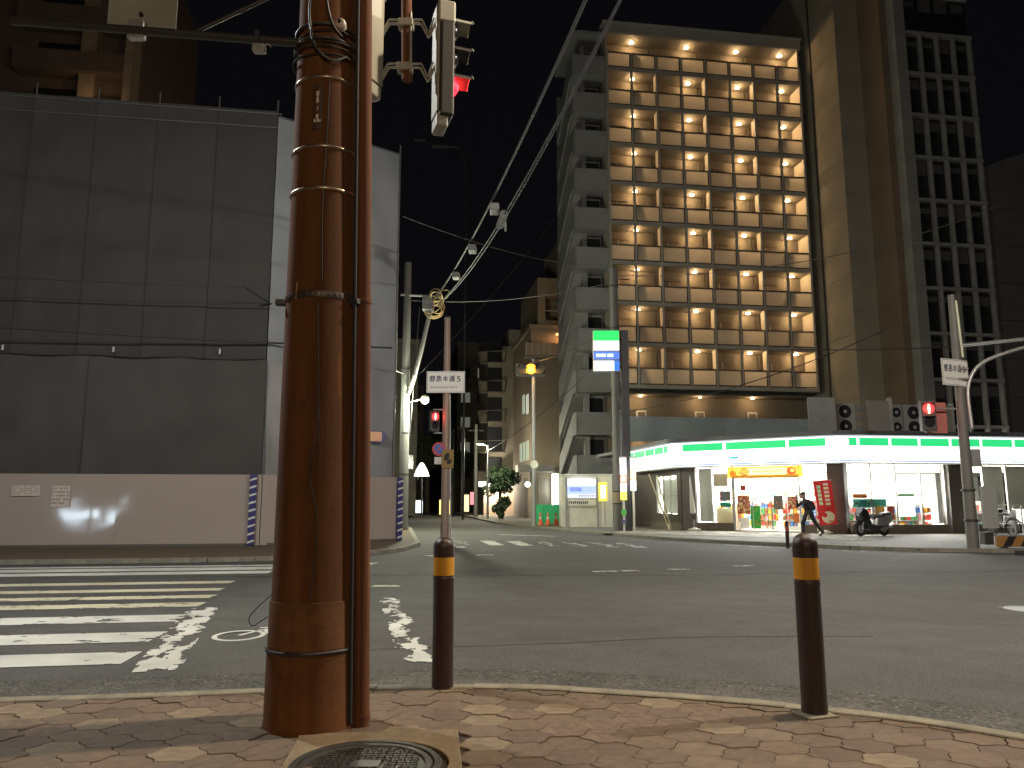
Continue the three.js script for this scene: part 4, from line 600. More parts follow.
// ---------------------------------------------------------------- convenience shop on the corner
const TC = -Math.atan2(4.17, 5.4), LC = 6.82;
function frame(parent, ox, oz, ry) { const c = Math.cos(ry), s = Math.sin(ry);
  const pt = (x, z) => [ox + x * c + z * s, oz - x * s + z * c];
  const f = (name, m, x0, x1, y0, y1, z0, z1, to = parent, bevel = 0) => { const [x, z] = pt((x0 + x1) / 2, (z0 + z1) / 2); return add(to, name, boxGeo(Math.abs(x1 - x0), Math.abs(y1 - y0), Math.abs(z1 - z0), bevel), m, x, (y0 + y1) / 2, z, ry); };
  f.pt = pt; f.ry = ry; return f; }
const SHOP = [7.8, PAV, -35.6];
{
  const s = thing('convenience_shop', 'corner convenience shop with a glowing green and white fascia', 'shop', SHOP);
  const cham = frame(s, 0, 0, TC), front = frame(s, 5.4, 4.17, A), side = frame(s, -0.94, -6.28, A - Math.PI / 2);
  const brown = mat([0.075, 0.06, 0.05], 0.6, 0, { map: T.concrete }), plinth = mat([0.2, 0.17, 0.14], 0.8, 0, { map: T.grit }), alu = mat([0.55, 0.55, 0.53], 0.35, 0.6), white = mat([0.8, 0.8, 0.78], 0.6), screenM = mat([0.5, 0.49, 0.42], 0.8, 0, { map: T.sheet }), clear = glass([0.94, 0.97, 0.96]), roofM = mat([0.14, 0.145, 0.15], 0.6, 0, { map: T.streak }), frosted = new THREE.MeshPhysicalMaterial({ color: 0xd8e0d8, roughness: 0.6, transmission: 0.8, thickness: 0 });
  const LF = 16;   // length of the front along the main road
  // floor, ceiling, back walls
  const inPlan = [[-0.8, -6.2], [0.05, -0.1], [5.45, 4.05], [5.4 + LF * CA, 4.1 - LF * SA], [5.4 + LF * CA - 1.5, -5.5 - LF * SA], [-0.2, -6.6]];
  add(s, 'shop_floor', slab(inPlan, 0.005, 0.06), mat([0.6, 0.58, 0.54], 0.3)); add(s, 'shop_ceiling', slab(inPlan, 2.86, 2.95), white);
  const back = frame(s, -0.2, -6.55, A); back('back_wall', white, 0, 17, 0.06, 2.86, -0.1, 0);
  front('side_wall', white, LF - 0.1, LF, 0.06, 2.86, -9, -0.1);
  // roof with overhanging dark edge
  const ov = 0.75; const rp = (f, x, z) => f.pt(x, z);
  const roof = [rp(side, -6, ov), rp(side, 6.35 + 0.3, ov), rp(cham, LC + 0.12, ov), rp(front, 0.2, ov), rp(front, LF, ov), rp(front, LF, -9.3), rp(side, -6, -9.3)];
  add(s, 'roof', slab(roof, 3.93, 4.12), roofM);
  // glowing fascia: white boxes with green strips above
  const fasW = glow([0.93, 0.98, 1.0], 2.2), fasG = glow([0.03, 0.66, 0.2], 1.15), fasB = glow([0.25, 0.32, 0.75], 0.9), trim = mat([0.75, 0.78, 0.78], 0.5);
  const fascia = (f, x0, x1, segs, z = 0.55) => {
    const body = f('fascia_sign', fasW, x0, x1, 2.86, 3.9, z - 0.35, z);
    segs.forEach(([a, b]) => f('green_sign_strip', fasG, a, b, 3.52, 3.84, z - 0.05, z + 0.012)); f('lower_sign_edge', fasB, x0 + 0.02, x1 - 0.02, 2.88, 2.93, z - 0.1, z + 0.01); f('soffit', trim, x0, x1, 2.80, 2.85, -0.05, z);
    for (const [a] of segs) f('sign_joint', trim, a - 0.05, a - 0.025, 2.9, 3.88, z - 0.02, z + 0.014);
  };
  fascia(side, -0.1, 6.56, [[0.1, 1.0], [1.15, 2.75], [2.9, 4.2], [4.35, 5.5], [5.65, 6.15]]);
  fascia(cham, -0.2, LC + 0.22, [[0.35, 2.25], [2.4, 5.0], [5.12, 6.6]]); fascia(front, -0.21, LF, [[0.26, 0.6], [0.72, 2.0], [2.12, 3.3], [3.42, 4.7], [4.82, 6.1], [6.22, 7.6], [7.72, 9.1], [9.22, 10.6], [10.72, 12.1], [12.2, 13.5], [13.6, 15]]);
  cham('fascia_lettering', glow([0, 0.5, 0.6], 0.9), 2.55, 2.95, 3.12, 3.2, 0.54, 0.566);
  { const L1 = (f, x, w, z, k) => { const [px, pz] = f.pt(x, z); panelLight(s, [0.93, 0.98, 1], k, w, 0.9, px, 3.38, pz, f.ry + Math.PI); }; L1(cham, LC / 2, LC - 0.4, 0.6, 13); L1(front, 5, 9.4, 0.6, 13); L1(side, 3.1, 6, 0.6, 7); }
  // chamfer front: pier, blind panel, window, sliding door, window, column
  const pane = (f, x0, x1, y0, y1, m = clear, z = 0) => { const o = f('pane', m, x0, x1, y0, y1, z - 0.004, z + 0.004); o.geometry = new THREE.PlaneGeometry(x1 - x0, y1 - y0); return o; }; const mull = (f, x, y0 = 0.06, y1 = 2.8, w = 0.06) => f('mullion', alu, x - w / 2, x + w / 2, y0, y1, -0.04, 0.05);
  cham('wall', brown, 0.02, 0.66, 0.0, 2.8, -0.15, 0.06); cham('plinth', plinth, 0.66, 2.42, 0, 0.36, -0.12, 0.08); cham('plinth', plinth, 5.3, 6.5, 0, 0.36, -0.12, 0.08);
  cham('roller_blind', screenM, 0.78, 1.4, 0.4, 2.75, -0.14, -0.12); pane(cham, 0.72, 1.42, 0.36, 2.78); mull(cham, 0.7); mull(cham, 1.45); pane(cham, 1.48, 2.38, 0.36, 2.78); mull(cham, 2.42, 0.06, 2.8, 0.09);
  // doors
  [[2.5, 3.28], [3.32, 4.1], [4.14, 4.72], [4.76, 5.26]].forEach(([a, b], i) => { const p = pane(cham, a, b, 0.1, 2.25, clear, i === 1 || i === 2 ? 0.06 : 0); cham('door_stile', alu, a - 0.03, a + 0.01, 0.06, 2.28, i === 1 || i === 2 ? 0.04 : -0.03, i === 1 || i === 2 ? 0.08 : 0.03); }); cham('door_head', alu, 2.46, 5.3, 2.28, 2.42, -0.05, 0.1); pane(cham, 2.5, 5.26, 2.43, 2.78); cham('door_sill', alu, 2.46, 5.3, 0.03, 0.07, -0.05, 0.12);
  mull(cham, 5.3); pane(cham, 5.34, 6.5, 0.36, 2.78); cham('column', brown, 6.5, 7.15, 0, 2.8, -0.25, 0.3);
  // yellow banner sign over the door
  const bt = canvasTex(512, 96, (c, w, h) => { c.fillStyle = '#f3b64a'; c.fillRect(0, 0, w, h); c.fillStyle = '#ffe9a8'; c.fillRect(90, 12, 320, 60); c.fillStyle = '#a3601e'; c.beginPath(); c.arc(120, 44, 34, 0, 7); c.fill(); c.fillStyle = '#e9b765'; for (let k = 0; k < 4; k++) c.fillRect(92, 24 + k * 12, 56, 4); c.fillStyle = '#c8742a'; for (let k = 0; k < 9; k++) c.fillRect(180 + k * 22, 38, 14, 10); c.fillStyle = '#c2442a'; c.beginPath(); c.arc(440, 44, 30, 0, 7); c.fill(); c.fillStyle = '#f6c86a'; c.beginPath(); c.arc(446, 40, 15, 0, 7); c.fill(); c.fillStyle = '#b8681f'; c.beginPath(); c.arc(40, 58, 24, 0, 7); c.fill(); });
  const bs = cham('banner_sign', new THREE.MeshPhysicalMaterial({ color: 0xffffff, roughness: 1, transmission: 0.5, thickness: 0, map: bt }), 2.25, 5.5, 2.3, 2.78, 0.14, 0.17); bs.geometry = new THREE.PlaneGeometry(3.25, 0.48);
  // interior light panels
  const cl = glow([1, 0.985, 0.93], 2.6); for (let i = 0; i < 5; i++) for (let j = 0; j < 2; j++) { const x = 1.9 + i * 2.7, z = -5.0 + j * 3.2 + (i > 1 ? 2.2 : i === 1 ? 1 : -0.2) - i * 0.35; add(s, 'ceiling_light', boxGeo(2.0, 0.05, 0.35), cl, x, 2.82, z, A); panelLight(s, [1, 0.98, 0.92], 480, 2.0, 0.5, x, 2.78, z, A, -Math.PI / 2); }
  // right-hand front: plinth, window of four panes, column, blinds
  front('plinth', plinth, 0.5, 4.75, 0, 0.36, -0.12, 0.1); [[0.55, 1.4], [1.45, 2.5], [2.56, 3.62], [3.68, 4.72]].forEach(([a, b]) => { pane(front, a, b, 0.38, 2.78); mull(front, b + 0.03, 0.36, 2.8, 0.05); });
  front('column', brown, 4.8, 5.6, 0, 2.8, -0.25, 0.25); front('plinth', plinth, 5.62, LF, 0, 0.36, -0.12, 0.1); [[5.65, 6.5], [6.56, 7.62], [7.7, 8.8], [8.86, 9.9], [9.96, 11], [11.1, 12.5], [12.6, 14], [14.1, 15.9]].forEach(([a, b], i) => { pane(front, a, b, 0.38, 2.78); mull(front, b + 0.03, 0.36, 2.8, 0.05); if (i > 0) front('roller_blind', screenM, a + 0.02, b - 0.06, 0.95, 2.76, -0.1, -0.085); });
  // side wall with a window of three lights, then blank wall to the back
  side('wall', brown, -6, 3.0, 0.3, 2.8, -0.15, 0.05); side('wall', brown, 3.0, 6.34, 0.3, 0.7, -0.15, 0.05); side('wall', brown, 5.9, 6.34, 0.7, 2.8, -0.15, 0.05); side('wall', brown, 3.0, 5.9, 2.5, 2.8, -0.15, 0.05); side('plinth', plinth, -6, 6.36, 0, 0.3, -0.16, 0.1);
  pane(side, 3.02, 5.88, 0.72, 2.48, frosted); [3.04, 3.97, 4.93, 5.86].forEach((x) => side('mullion', alu, x - 0.03, x + 0.03, 0.7, 2.5, -0.03, 0.07)); side('transom', alu, 3.02, 5.88, 1.62, 1.67, -0.02, 0.06); side('window_screen', screenM, 3.1, 5.8, 0.72, 2.4, -0.3, -0.28);
  // counters, shelves and goods
  const shelfM = mat([0.7, 0.7, 0.68], 0.5); const goodsM = ['#d63a2a', '#e9a52c', '#3f8f4a', '#4a78b8', '#f0e9da', '#8a5a36', '#d98aa0'].map((c) => mat(c, 0.5));
  const shelf = (f, x, z, w, h, levels) => { const sh = f('shelf_unit', shelfM, x - w / 2, x + w / 2, 0.06, 0.2, z - 0.25, z + 0.25); f('shelf_back', shelfM, x - w / 2, x + w / 2, 0.2, h, z - 0.02, z + 0.02);
    for (let l = 0; l < levels; l++) { const y = 0.22 + l * (h - 0.25) / levels; f('shelf_board', shelfM, x - w / 2, x + w / 2, y - 0.02, y, z + 0.03, z + 0.25); const per = goodsM.map(() => []); for (let q = 0; q < w / 0.16; q++) { const g = new THREE.BoxGeometry(0.13, R(0.14, 0.24), 0.16), hh = g.parameters.height; const [gx, gz] = f.pt(x - w / 2 + 0.09 + q * 0.16, z + 0.15); g.rotateY(f.ry); g.translate(gx, y + hh / 2 + 0.002, gz); per[Math.floor(rnd() * 7)].push(g); } per.forEach((list, k) => list.length && stuff(add(s, 'goods_row', merge(list), goodsM[k]))); } };
  shelf(cham, 1.95, -0.9, 1.0, 1.2, 3); shelf(cham, 3.0, -1.9, 1.6, 1.3, 4); shelf(cham, 4.8, -1.6, 1.5, 1.35, 4); shelf(front, 1.6, -1.1, 1.9, 1.15, 3); shelf(front, 3.7, -1.1, 1.8, 1.15, 3); shelf(front, 6.4, -1.0, 1.6, 1.3, 3); shelf(cham, 6.1, -0.9, 0.9, 1.25, 3); shelf(back, 5, 0.5, 3.4, 1.9, 5); shelf(back, 9, 0.5, 3.4, 1.9, 5);
  cham('counter', mat([0.45, 0.36, 0.22], 0.5), 1.5, 2.35, 0.06, 1.0, -0.62, -0.25);
  // posters and stickers on the glass
  const poster = (f, c, x0, x1, y0, y1, z = 0.012) => f('poster', mat(c, 0.6), x0, x1, y0, y1, z, z + 0.004);
  const pt1 = canvasTex(128, 160, (c, w, h) => { c.fillStyle = '#c2674a'; c.fillRect(0, 0, w, h); for (let i = 0; i < 60; i++) { c.fillStyle = ['#e7c27a', '#7a2f1f', '#d89b5a', '#f0e2c0'][i % 4]; c.fillRect(hash(i, 1) * 120, hash(i, 2) * 150, 8 + hash(i, 3) * 18, 5 + hash(i, 4) * 14); } });
  const foodM = mat([0.9, 0.9, 0.9], 0.6, 0, { map: pt1 });
  const pf = (f, x0, x1, y0, y1) => { const o = f('poster', foodM, x0, x1, y0, y1, 0.075, 0.079); o.geometry = new THREE.BoxGeometry(x1 - x0, y1 - y0, 0.004); };
  pf(cham, 2.62, 3.18, 0.75, 1.55); poster(cham, '#f4f0e6', 2.7, 3.1, 0.14, 0.6, 0.01); poster(cham, '#2fae3e', 3.2, 3.62, 0.15, 1.1, 0.075); poster(cham, '#77756f', 4.2, 4.6, 0.95, 1.55, 0.075); pf(cham, 4.8, 5.2, 1.0, 1.5); poster(cham, '#6d6f70', 1.8, 2.3, 1.3, 1.75); poster(cham, '#2b8d6d', 1.8, 2.3, 1.05, 1.25); poster(cham, '#b9b096', 1.52, 2.2, 1.95, 2.5, 0.01); poster(cham, '#b43f2b', 2.75, 3.0, 1.75, 2.0, 0.01); poster(cham, '#c56b2c', 5.0, 5.22, 0.4, 0.8, 0.01);
  const scat = []; for (let i = 0; i < 46; i++) { const g = new THREE.BoxGeometry(R(0.03, 0.09), R(0.03, 0.1), 0.004), [px, pz] = cham.pt(R(3.34, 5.2), 0.078); g.rotateZ(R(-.6, .6)); g.rotateY(TC); g.translate(px, R(0.2, 1.9), pz); scat.push(g); } stuff(add(s, 'sticker_pattern', merge(scat), mat('#d98a3a', 0.6)));
  poster(front, '#c8793a', 0.62, 1.25, 1.42, 1.6); poster(front, '#58b7a4', 0.62, 2.1, 1.05, 1.4, -0.02); poster(front, '#d9a85a', 1.55, 2.0, 0.55, 1.1, 0.01); poster(front, '#a5503a', 2.1, 2.4, 0.55, 1.1, 0.01); poster(front, '#5fae62', 2.6, 3.35, 1.5, 1.6, 0.01); const scr = front('screen', glow([0.95, 0.98, 1], 1.4), 2.6, 3.4, 0.68, 1.32, -0.1, -0.06);
  // panel and air-conditioning compound on the roof
  const fence = mat([0.42, 0.42, 0.425], 0.6, 0, { map: T.streak }), acM = mat([0.34, 0.33, 0.31], 0.6), rf = frame(s, 5.4, 0.2, A);
  rf('roof_screen', fence, 0.0, 1.3, 4.13, 5.95, 0.9, 1.0); rf('roof_screen', mat([0.3, 0.28, 0.25], 0.6), 2.9, 3.95, 4.13, 5.85, 0.9, 1.0); rf('roof_rail', M.paleGrey, 1.3, 7.6, 4.14, 4.3, 0.92, 1.02); rf('screen_post', M.paleGrey, 3.95, 4.1, 4.13, 6.0, 0.85, 1.05); rf('roof_screen', mat([0.28, 0.26, 0.24], 0.6), 6.0, 7.4, 4.13, 5.75, 0.5, 0.6); rf('screen_post', M.paleGrey, 7.4, 7.52, 4.13, 5.85, 0.45, 0.65);
  for (const [x, w] of [[1.42, 1.0], [4.2, 0.55], [4.85, 1.0]]) { const u = rf('air_conditioner', acM, x, x + w, 4.32, 5.72, 0.3, 0.75); for (const y of [-0.35, 0.33]) { const [dx, dz] = [Math.sin(A) * 0.235, Math.cos(A) * 0.235]; const fan = add(u, 'fan_grille', cylGeo(Math.min(0.3, w * 0.42), Math.min(0.3, w * 0.42), 0.02, 20), M.black, 0, y, 0.236, 0, Math.PI / 2); add(u, 'fan_hub', cylGeo(0.08, 0.08, 0.03, 12), M.paleGrey, 0, y, 0.245, 0, Math.PI / 2); } }
  for (let k = 0; k < 3; k++) rf('louvre', M.greyPaint, 2.45, 2.9, 4.45 + k * 0.45, 4.72 + k * 0.45, 0.6, 0.66);
}
{ // leaning bamboo-like props by the side wall, nobori banners on the pavement
  const q = thing('leaning_props', 'two pale striped poles leaning against the dark shop side wall', 'poles', [6.72, PAV, -36.2]); const pm = mat([0.5, 0.42, 0.25], 0.6); rod(q, 'pole', pm, [0.45, 0.0, 0.6], [-0.35, 2.55, 0.1], 0.03); rod(q, 'pole', pm, [0.55, 0.0, 0.55], [0.05, 2.5, 0.0], 0.03); for (let k = 0; k < 3; k++) rod(q, 'grip', mat([0.65, 0.6, 0.4], 0.5), [0.45 - 0.26 * k * .3, 0.05 + k * 0.55, 0.6 - .16 * k * .3], [0.45 - 0.26 * k * .3 - 0.08, 0.3 + k * 0.55, 0.6 - .16 * k * .3 - .05], 0.036);
  const base = new THREE.LatheGeometry([[0, 0.16], [0.08, 0.16], [0.12, 0.12], [0.27, 0.09], [0.3, 0.05], [0.29, 0], [0, 0]].map((p) => new THREE.Vector2(...p)), 20), bm = mat([0.5, 0.47, 0.4], 0.6);
  const flag = (w, h, s) => { const g = new THREE.PlaneGeometry(w, h, 8, 20), p = g.attributes.position; for (let i = 0; i < p.count; i++) { const x = p.getX(i), y = p.getY(i); p.setZ(i, 0.05 * Math.sin(x * 5 + y * 1.4 + s) * (0.5 + (w / 2 - x))); p.setX(i, x + 0.1 * (0.5 - y / h) * 0.6); } g.computeVertexNormals(); return g; };
  const rt = canvasTex(128, 384, (c, w, h) => { c.fillStyle = '#d3272b'; c.fillRect(0, 0, w, h); c.fillStyle = '#f4d7cf'; for (let i = 0; i < 6; i++) { c.fillRect(70, 24 + i * 34, 34, 22); c.fillStyle = i % 2 ? '#f4d7cf' : '#efe3b4'; } c.fillStyle = '#bfe0b6'; for (let i = 0; i < 5; i++) c.fillRect(22, 40 + i * 36, 28, 28); c.fillStyle = '#ece0c4'; c.beginPath(); c.ellipse(72, 320, 46, 52, 0.3, 0, 7); c.fill(); c.fillStyle = '#d3272b'; c.beginPath(); c.ellipse(48, 300, 18, 22, 0.2, 0, 7); c.fill(); c.fillStyle = '#c98b4a'; c.fillRect(70, 350, 40, 14); });
  const n1 = thing('banner_flag', 'red promotional banner on a white base beside the shop entrance', 'banner', [12.5, PAV, -31.1], TC); add(n1, 'base', base, bm); rod(n1, 'pole', M.white, [-0.34, 0.1, 0], [-0.4, 2.2, 0], 0.014); add(n1, 'cloth', flag(0.7, 1.75, 1), mat([0.9, 0.9, 0.9], 0.8, 0, { map: rt, side: THREE.DoubleSide }), -0.02, 1.25, 0.0, 0, 0, 0.06); rod(n1, 'top_rod', M.white, [-0.42, 2.14, 0], [0.32, 2.14, 0], 0.01); rod(n1, 'base_stem', M.white, [0, 0.1, 0], [-0.34, 0.16, 0], 0.014);
  const n2 = thing('banner_flag', 'furled white banner on a round base at the dark shop corner', 'banner', [8.05, PAV, -34.5], TC); add(n2, 'base', base, bm); rod(n2, 'pole', M.white, [0, 0.1, 0], [-0.14, 2.45, 0], 0.014); add(n2, 'cloth', new THREE.LatheGeometry([[0.02, 0.75], [0.13, 0.8], [0.1, 1.3], [0.06, 1.8], [0.03, 2.35]].map((p) => new THREE.Vector2(...p)), 9), mat([0.55, 0.55, 0.48], 0.8), 0, 0, 0, 0, 0, 0.06); add(n2, 'tie', cylGeo(0.06, 0.06, 0.2, 10), M.darkSteel, -0.02, 0.62, 0);
}
{ // shop pole sign, stacked panels
  const p = thing('pole_sign', 'dark post with stacked green, white and blue lit panels left of the shop', 'sign', [5.12, PAV, -34.45]);
  box(p, 'post', mat([0.045, 0.045, 0.05], 0.5, 0.2), 0.32, 9.0, 0.3, 0, 0, 0);
  const st = canvasTex(256, 96, (c, w, h) => { c.fillStyle = '#1c64d8'; c.fillRect(0, 0, w, h); c.fillStyle = '#dfeaff'; c.fillRect(24, 26, 100, 44); c.fillRect(136, 26, 60, 44); c.fillStyle = '#1c64d8'; c.fillRect(60, 26, 6, 44); });
  const cab = box(p, 'cabinet', M.paleGrey, 1.16, 1.86, 0.34, -0.84, 7.12, 0); const face = (n, m, y0, y1, x0 = -1.42, x1 = -0.26) => span(p, n, m, x0, x1, y0, y1, 0.172, 0.2);
  face('green_sign_panel', glow([0.02, 0.68, 0.12], 1.5), 8.5, 8.97); face('white_sign_panel', glow([0.95, 1, 0.98], 1.8), 8.07, 8.5); face('blue_sign_panel', Object.assign(glow([0.9, 0.95, 1], 1.5), { emissiveMap: st }), 7.66, 8.0).geometry = new THREE.BoxGeometry(1.16, 0.34, 0.028); face('white_sign_panel', glow([0.8, 0.88, 1], 1.8), 7.13, 7.58, -1.42, -0.5); face('blue_sign_panel', glow([0.04, 0.2, 0.85], 1.2), 7.13, 7.58, -0.5, -0.26);
  panelLight(p, [0.75, 0.95, 0.9], 2.5, 1.1, 1.7, -0.84, 8.05, 0.25, Math.PI);
  rod(p, 'arm', M.darkSteel, [-0.2, 8.6, 0], [0, 8.6, 0], 0.05); rod(p, 'arm', M.darkSteel, [-0.2, 7.4, 0], [0, 7.4, 0], 0.05);
}
const vsign = (label, x, z, w, y0, y1, mats, post) => { const s = thing('vertical_sign', label, 'sign', [x, PAV, z]); rod(s, 'post', post, [0, 0, 0], [0, y0 + 0.1, 0], 0.05); const n = mats.length; mats.forEach((m, i) => { const a = y0 + (y1 - y0) * (n - 1 - i) / n; span(s, 'lit_sign_panel', m, -w / 2, w / 2, a, y0 + (y1 - y0) * (n - i) / n - 0.03, -0.07, 0.07); }); span(s, 'cap', M.paleGrey, -w / 2 - 0.02, w / 2 + 0.02, y1 - 0.02, y1 + 0.04, -0.09, 0.09); point(s, [1, 0.95, 0.85], 4, 0, (y0 + y1) / 2, 0.3, 8); return s; };
{ const w = glow([0.95, 0.97, 1], 2.0), r = glow([1, 0.1, 0.04], 1.4), y = glow([1, 0.8, 0.12], 1.6), g = glow([0.15, 0.5, 0.1], 0.5);
  const a = vsign('narrow upright sign glowing white, red and yellow between two poles', 4.87, -33.9, 0.26, 1.35, 3.2, [w, w, r, w, y], M.white); span(a, 'green_sign_panel', g, -0.1, 0.1, 0.7, 0.95, -0.05, 0.05); span(a, 'blue_plate', mat([0.1, 0.13, 0.25], 0.5), -0.1, 0.1, 0.35, 0.5, -0.05, 0.05);
  vsign('narrow upright sign glowing white and orange beside the shop wall', 5.32, -34.0, 0.22, 1.75, 3.2, [w, glow([1, 0.6, 0.2], 1.4), w], M.cream);
  const yb = thing('parking_sign', 'small yellow lit box sign on the white payment booth', 'sign', [4.55, 1.15, -38.9]); span(yb, 'lit_sign_box', glow([1, 0.74, 0.05], 1.5), -0.2, 0.2, 0, 0.92, -0.08, 0.08); span(yb, 'white_sign_panel', glow([1, 0.95, 0.6], 1.7), -0.13, 0.13, 0.12, 0.8, 0.081, 0.09); rod(yb, 'bracket', M.steel, [0, 0.5, -0.08], [0, 0.5, -0.42], 0.03); }
{ // white booth with a lit blue board, green sheet fence and cones
  const b = thing('payment_booth', 'white booth with a lit blue and white board beside the side street', 'booth', [3.84, PAV, -39.53], 0.02);
  span(b, 'body', M.cream, -1.27, 1.27, 0, 2.6, -2.2, 0); span(b, 'roof_cap', M.white, -1.32, 1.32, 2.6, 2.66, -2.25, 0.06);
  const bt = canvasTex(256, 160, (c, w, h) => { c.fillStyle = '#e8f0ff'; c.fillRect(0, 0, w, h); c.fillStyle = '#9fbcff'; c.fillRect(0, 60, w, 90); c.fillStyle = '#2f66d8'; c.fillRect(18, 70, 110, 36); c.fillStyle = '#7fa1e6'; for (let i = 0; i < 5; i++) c.fillRect(140 + i * 22, 66, 14, 40); c.fillStyle = '#d7deea'; c.fillRect(0, 128, w, 32); c.fillStyle = '#5b5f86'; for (let i = 0; i < 9; i++) c.fillRect(100 + i * 17, 136, 11, 12); c.fillStyle = '#ffffff'; c.fillRect(50, 0, 160, 40); });
  const bd = span(b, 'lit_sign_board', Object.assign(glow([1, 1, 1], 1.1), { emissiveMap: bt }), -1.02, 0.42, 1.45, 2.42, 0.01, 0.06); bd.geometry = new THREE.BoxGeometry(1.44, 0.97, 0.05); span(b, 'board_lamp', glow([0.9, 0.95, 1], 3), -0.8, 0.2, 2.3, 2.42, 0.08, 0.16);
  panelLight(b, [0.85, 0.92, 1], 1.6, 1.4, 0.9, -0.3, 1.95, 0.2, Math.PI);
  const nt = canvasTex(256, 48, (c, w, h) => { c.fillStyle = '#d9d6cc'; c.fillRect(0, 0, w, h); c.fillStyle = '#2a2a2e'; for (let i = 0; i < 10; i++) c.fillRect(10 + i * 18, 10 + 6 * hash(i, 3), 12, 22); }); const nb = span(b, 'notice_strip', mat([0.9, 0.9, 0.9], 0.5, 0, { map: nt }), -1.02, 0.42, 1.08, 1.36, 0.01, 0.04); nb.geometry = new THREE.BoxGeometry(1.44, 0.28, 0.03);
  span(b, 'frame_post', M.greyPaint, -1.14, -1.06, 0, 2.5, 0.0, 0.08); span(b, 'frame_post', M.greyPaint, 0.46, 0.54, 0, 2.5, 0.0, 0.08); span(b, 'door_joint', M.greyPaint, -1.04, 0.44, 0.98, 1.01, 0.0, 0.02); span(b, 'door_joint', M.greyPaint, 0.85, 0.88, 0.1, 1.7, 0.0, 0.02);
  const f = thing('sheet_fence', 'bright green sheet fence left of the white booth', 'fence', [2.0, PAV, -43.2]); const gm = mat([0.02, 0.38, 0.14], 0.6, 0, { bumpMap: T.sheetBump, bumpScale: 0.02 }); for (let i = 0; i < 3; i++) span(f, 'panel', gm, -0.75 + i * 0.5, -0.265 + i * 0.5, 0.03, 1.1, -0.03, 0.03 + (i & 1) * 0.01); rod(f, 'post', M.steel, [-0.77, 0, 0], [-0.77, 1.2, 0], 0.03); rod(f, 'post', M.steel, [0.77, 0, 0], [0.77, 1.2, 0], 0.03);
  [['red and white cone leftmost before the green fence', 1.55, -42.6], ['red and white cone in the middle before the green fence', 1.95, -42.4], ['red and white cone nearest the white booth', 2.4, -42.5]].forEach(([label, x, z]) => { const c = thing('traffic_cone', label, 'cone', [x, PAV, z], 0.2, 'cones before the green fence'); box(c, 'base', mat([0.5, 0.08, 0.04], 0.6), 0.32, 0.03, 0.32); const om = mat([0.75, 0.1, 0.04], 0.5); add(c, 'body', new THREE.LatheGeometry([[0.13, 0.03], [0.03, 0.68], [0, 0.68]].map((p) => new THREE.Vector2(...p)), 16), om); add(c, 'white_band', new THREE.LatheGeometry([[0.087, 0.32], [0.067, 0.46]].map((p) => new THREE.Vector2(...p)), 16), M.white); });
}
// ---------------------------------------------------------------- poles, signals and lamps
{ // grey utility pole by the booth
  const p = thing('utility_pole', 'grey concrete utility pole with banded base left of the shop', 'utility pole', [4.76, PAV, -34.9]);
  add(p, 'shaft', new THREE.CylinderGeometry(0.17, 0.23, 12.1, 24), M.concretePole, 0, 6.05, 0); cyl(p, 'banded_base', mat([0.25, 0.2, 0.13], 0.7), 0.236, 0.234, 0.5, 0, 1.2, 0, 24); for (const y of [1.16, 1.7]) cyl(p, 'black_band', M.black, 0.238, 0.238, 0.06, 0, y, 0, 24); for (const y of [7.3, 9.2, 11.2]) cyl(p, 'steel_band', M.darkSteel, 0.215, 0.215, 0.05, 0, y, 0, 24); box(p, 'joint_box', M.greyPaint, 0.18, 0.3, 0.18, 0.2, 5.1, 0.15);
}
const placeBoard = (p, x, y, z, ry, w = 1.3, h = 0.74) => { const o = add(p, 'name_board', new THREE.BoxGeometry(w, h, 0.03), [M.paleGrey, M.paleGrey, M.paleGrey, M.paleGrey, M.placeName, M.paleGrey], x, y, z, ry); return o; };
const pedSignal = (p, x, y, z, ry, k = 1) => { // two-lamp pedestrian signal, red figure lit
  const h = add(p, 'signal_housing', boxGeo(0.4, 0.9, 0.25, 0.02), M.darkSteel, x, y, z, ry); h.scale.setScalar(k); add(h, 'red_lens', cylGeo(0.15, 0.15, 0.02, 24), M.redPed, 0, 0.2, 0.126, 0, Math.PI / 2); const fig = merge([new THREE.SphereGeometry(0.03, 8, 6).translate(0, 0.1, 0), new THREE.BoxGeometry(0.07, 0.12, 0.02), new THREE.BoxGeometry(0.05, 0.1, 0.02).translate(0, -0.1, 0)]); add(h, 'standing_figure_light', fig, glow([1, 0.65, 0.5], 3), 0, 0.2, 0.142); add(h, 'green_lens', cylGeo(0.15, 0.15, 0.02, 24), M.darkGlass, 0, -0.2, 0.126, 0, Math.PI / 2);
  for (const q of [0.2, -0.2]) add(h, 'visor', boxGeo(0.32, 0.015, 0.16), M.darkSteel, 0, q + 0.17, 0.2);
  point(h, [1, 0.04, 0.03], 0.6, 0, 0.2, 0.3, 4); return h; };
M.redPed = glow([1, 0.03, 0.03], 3);
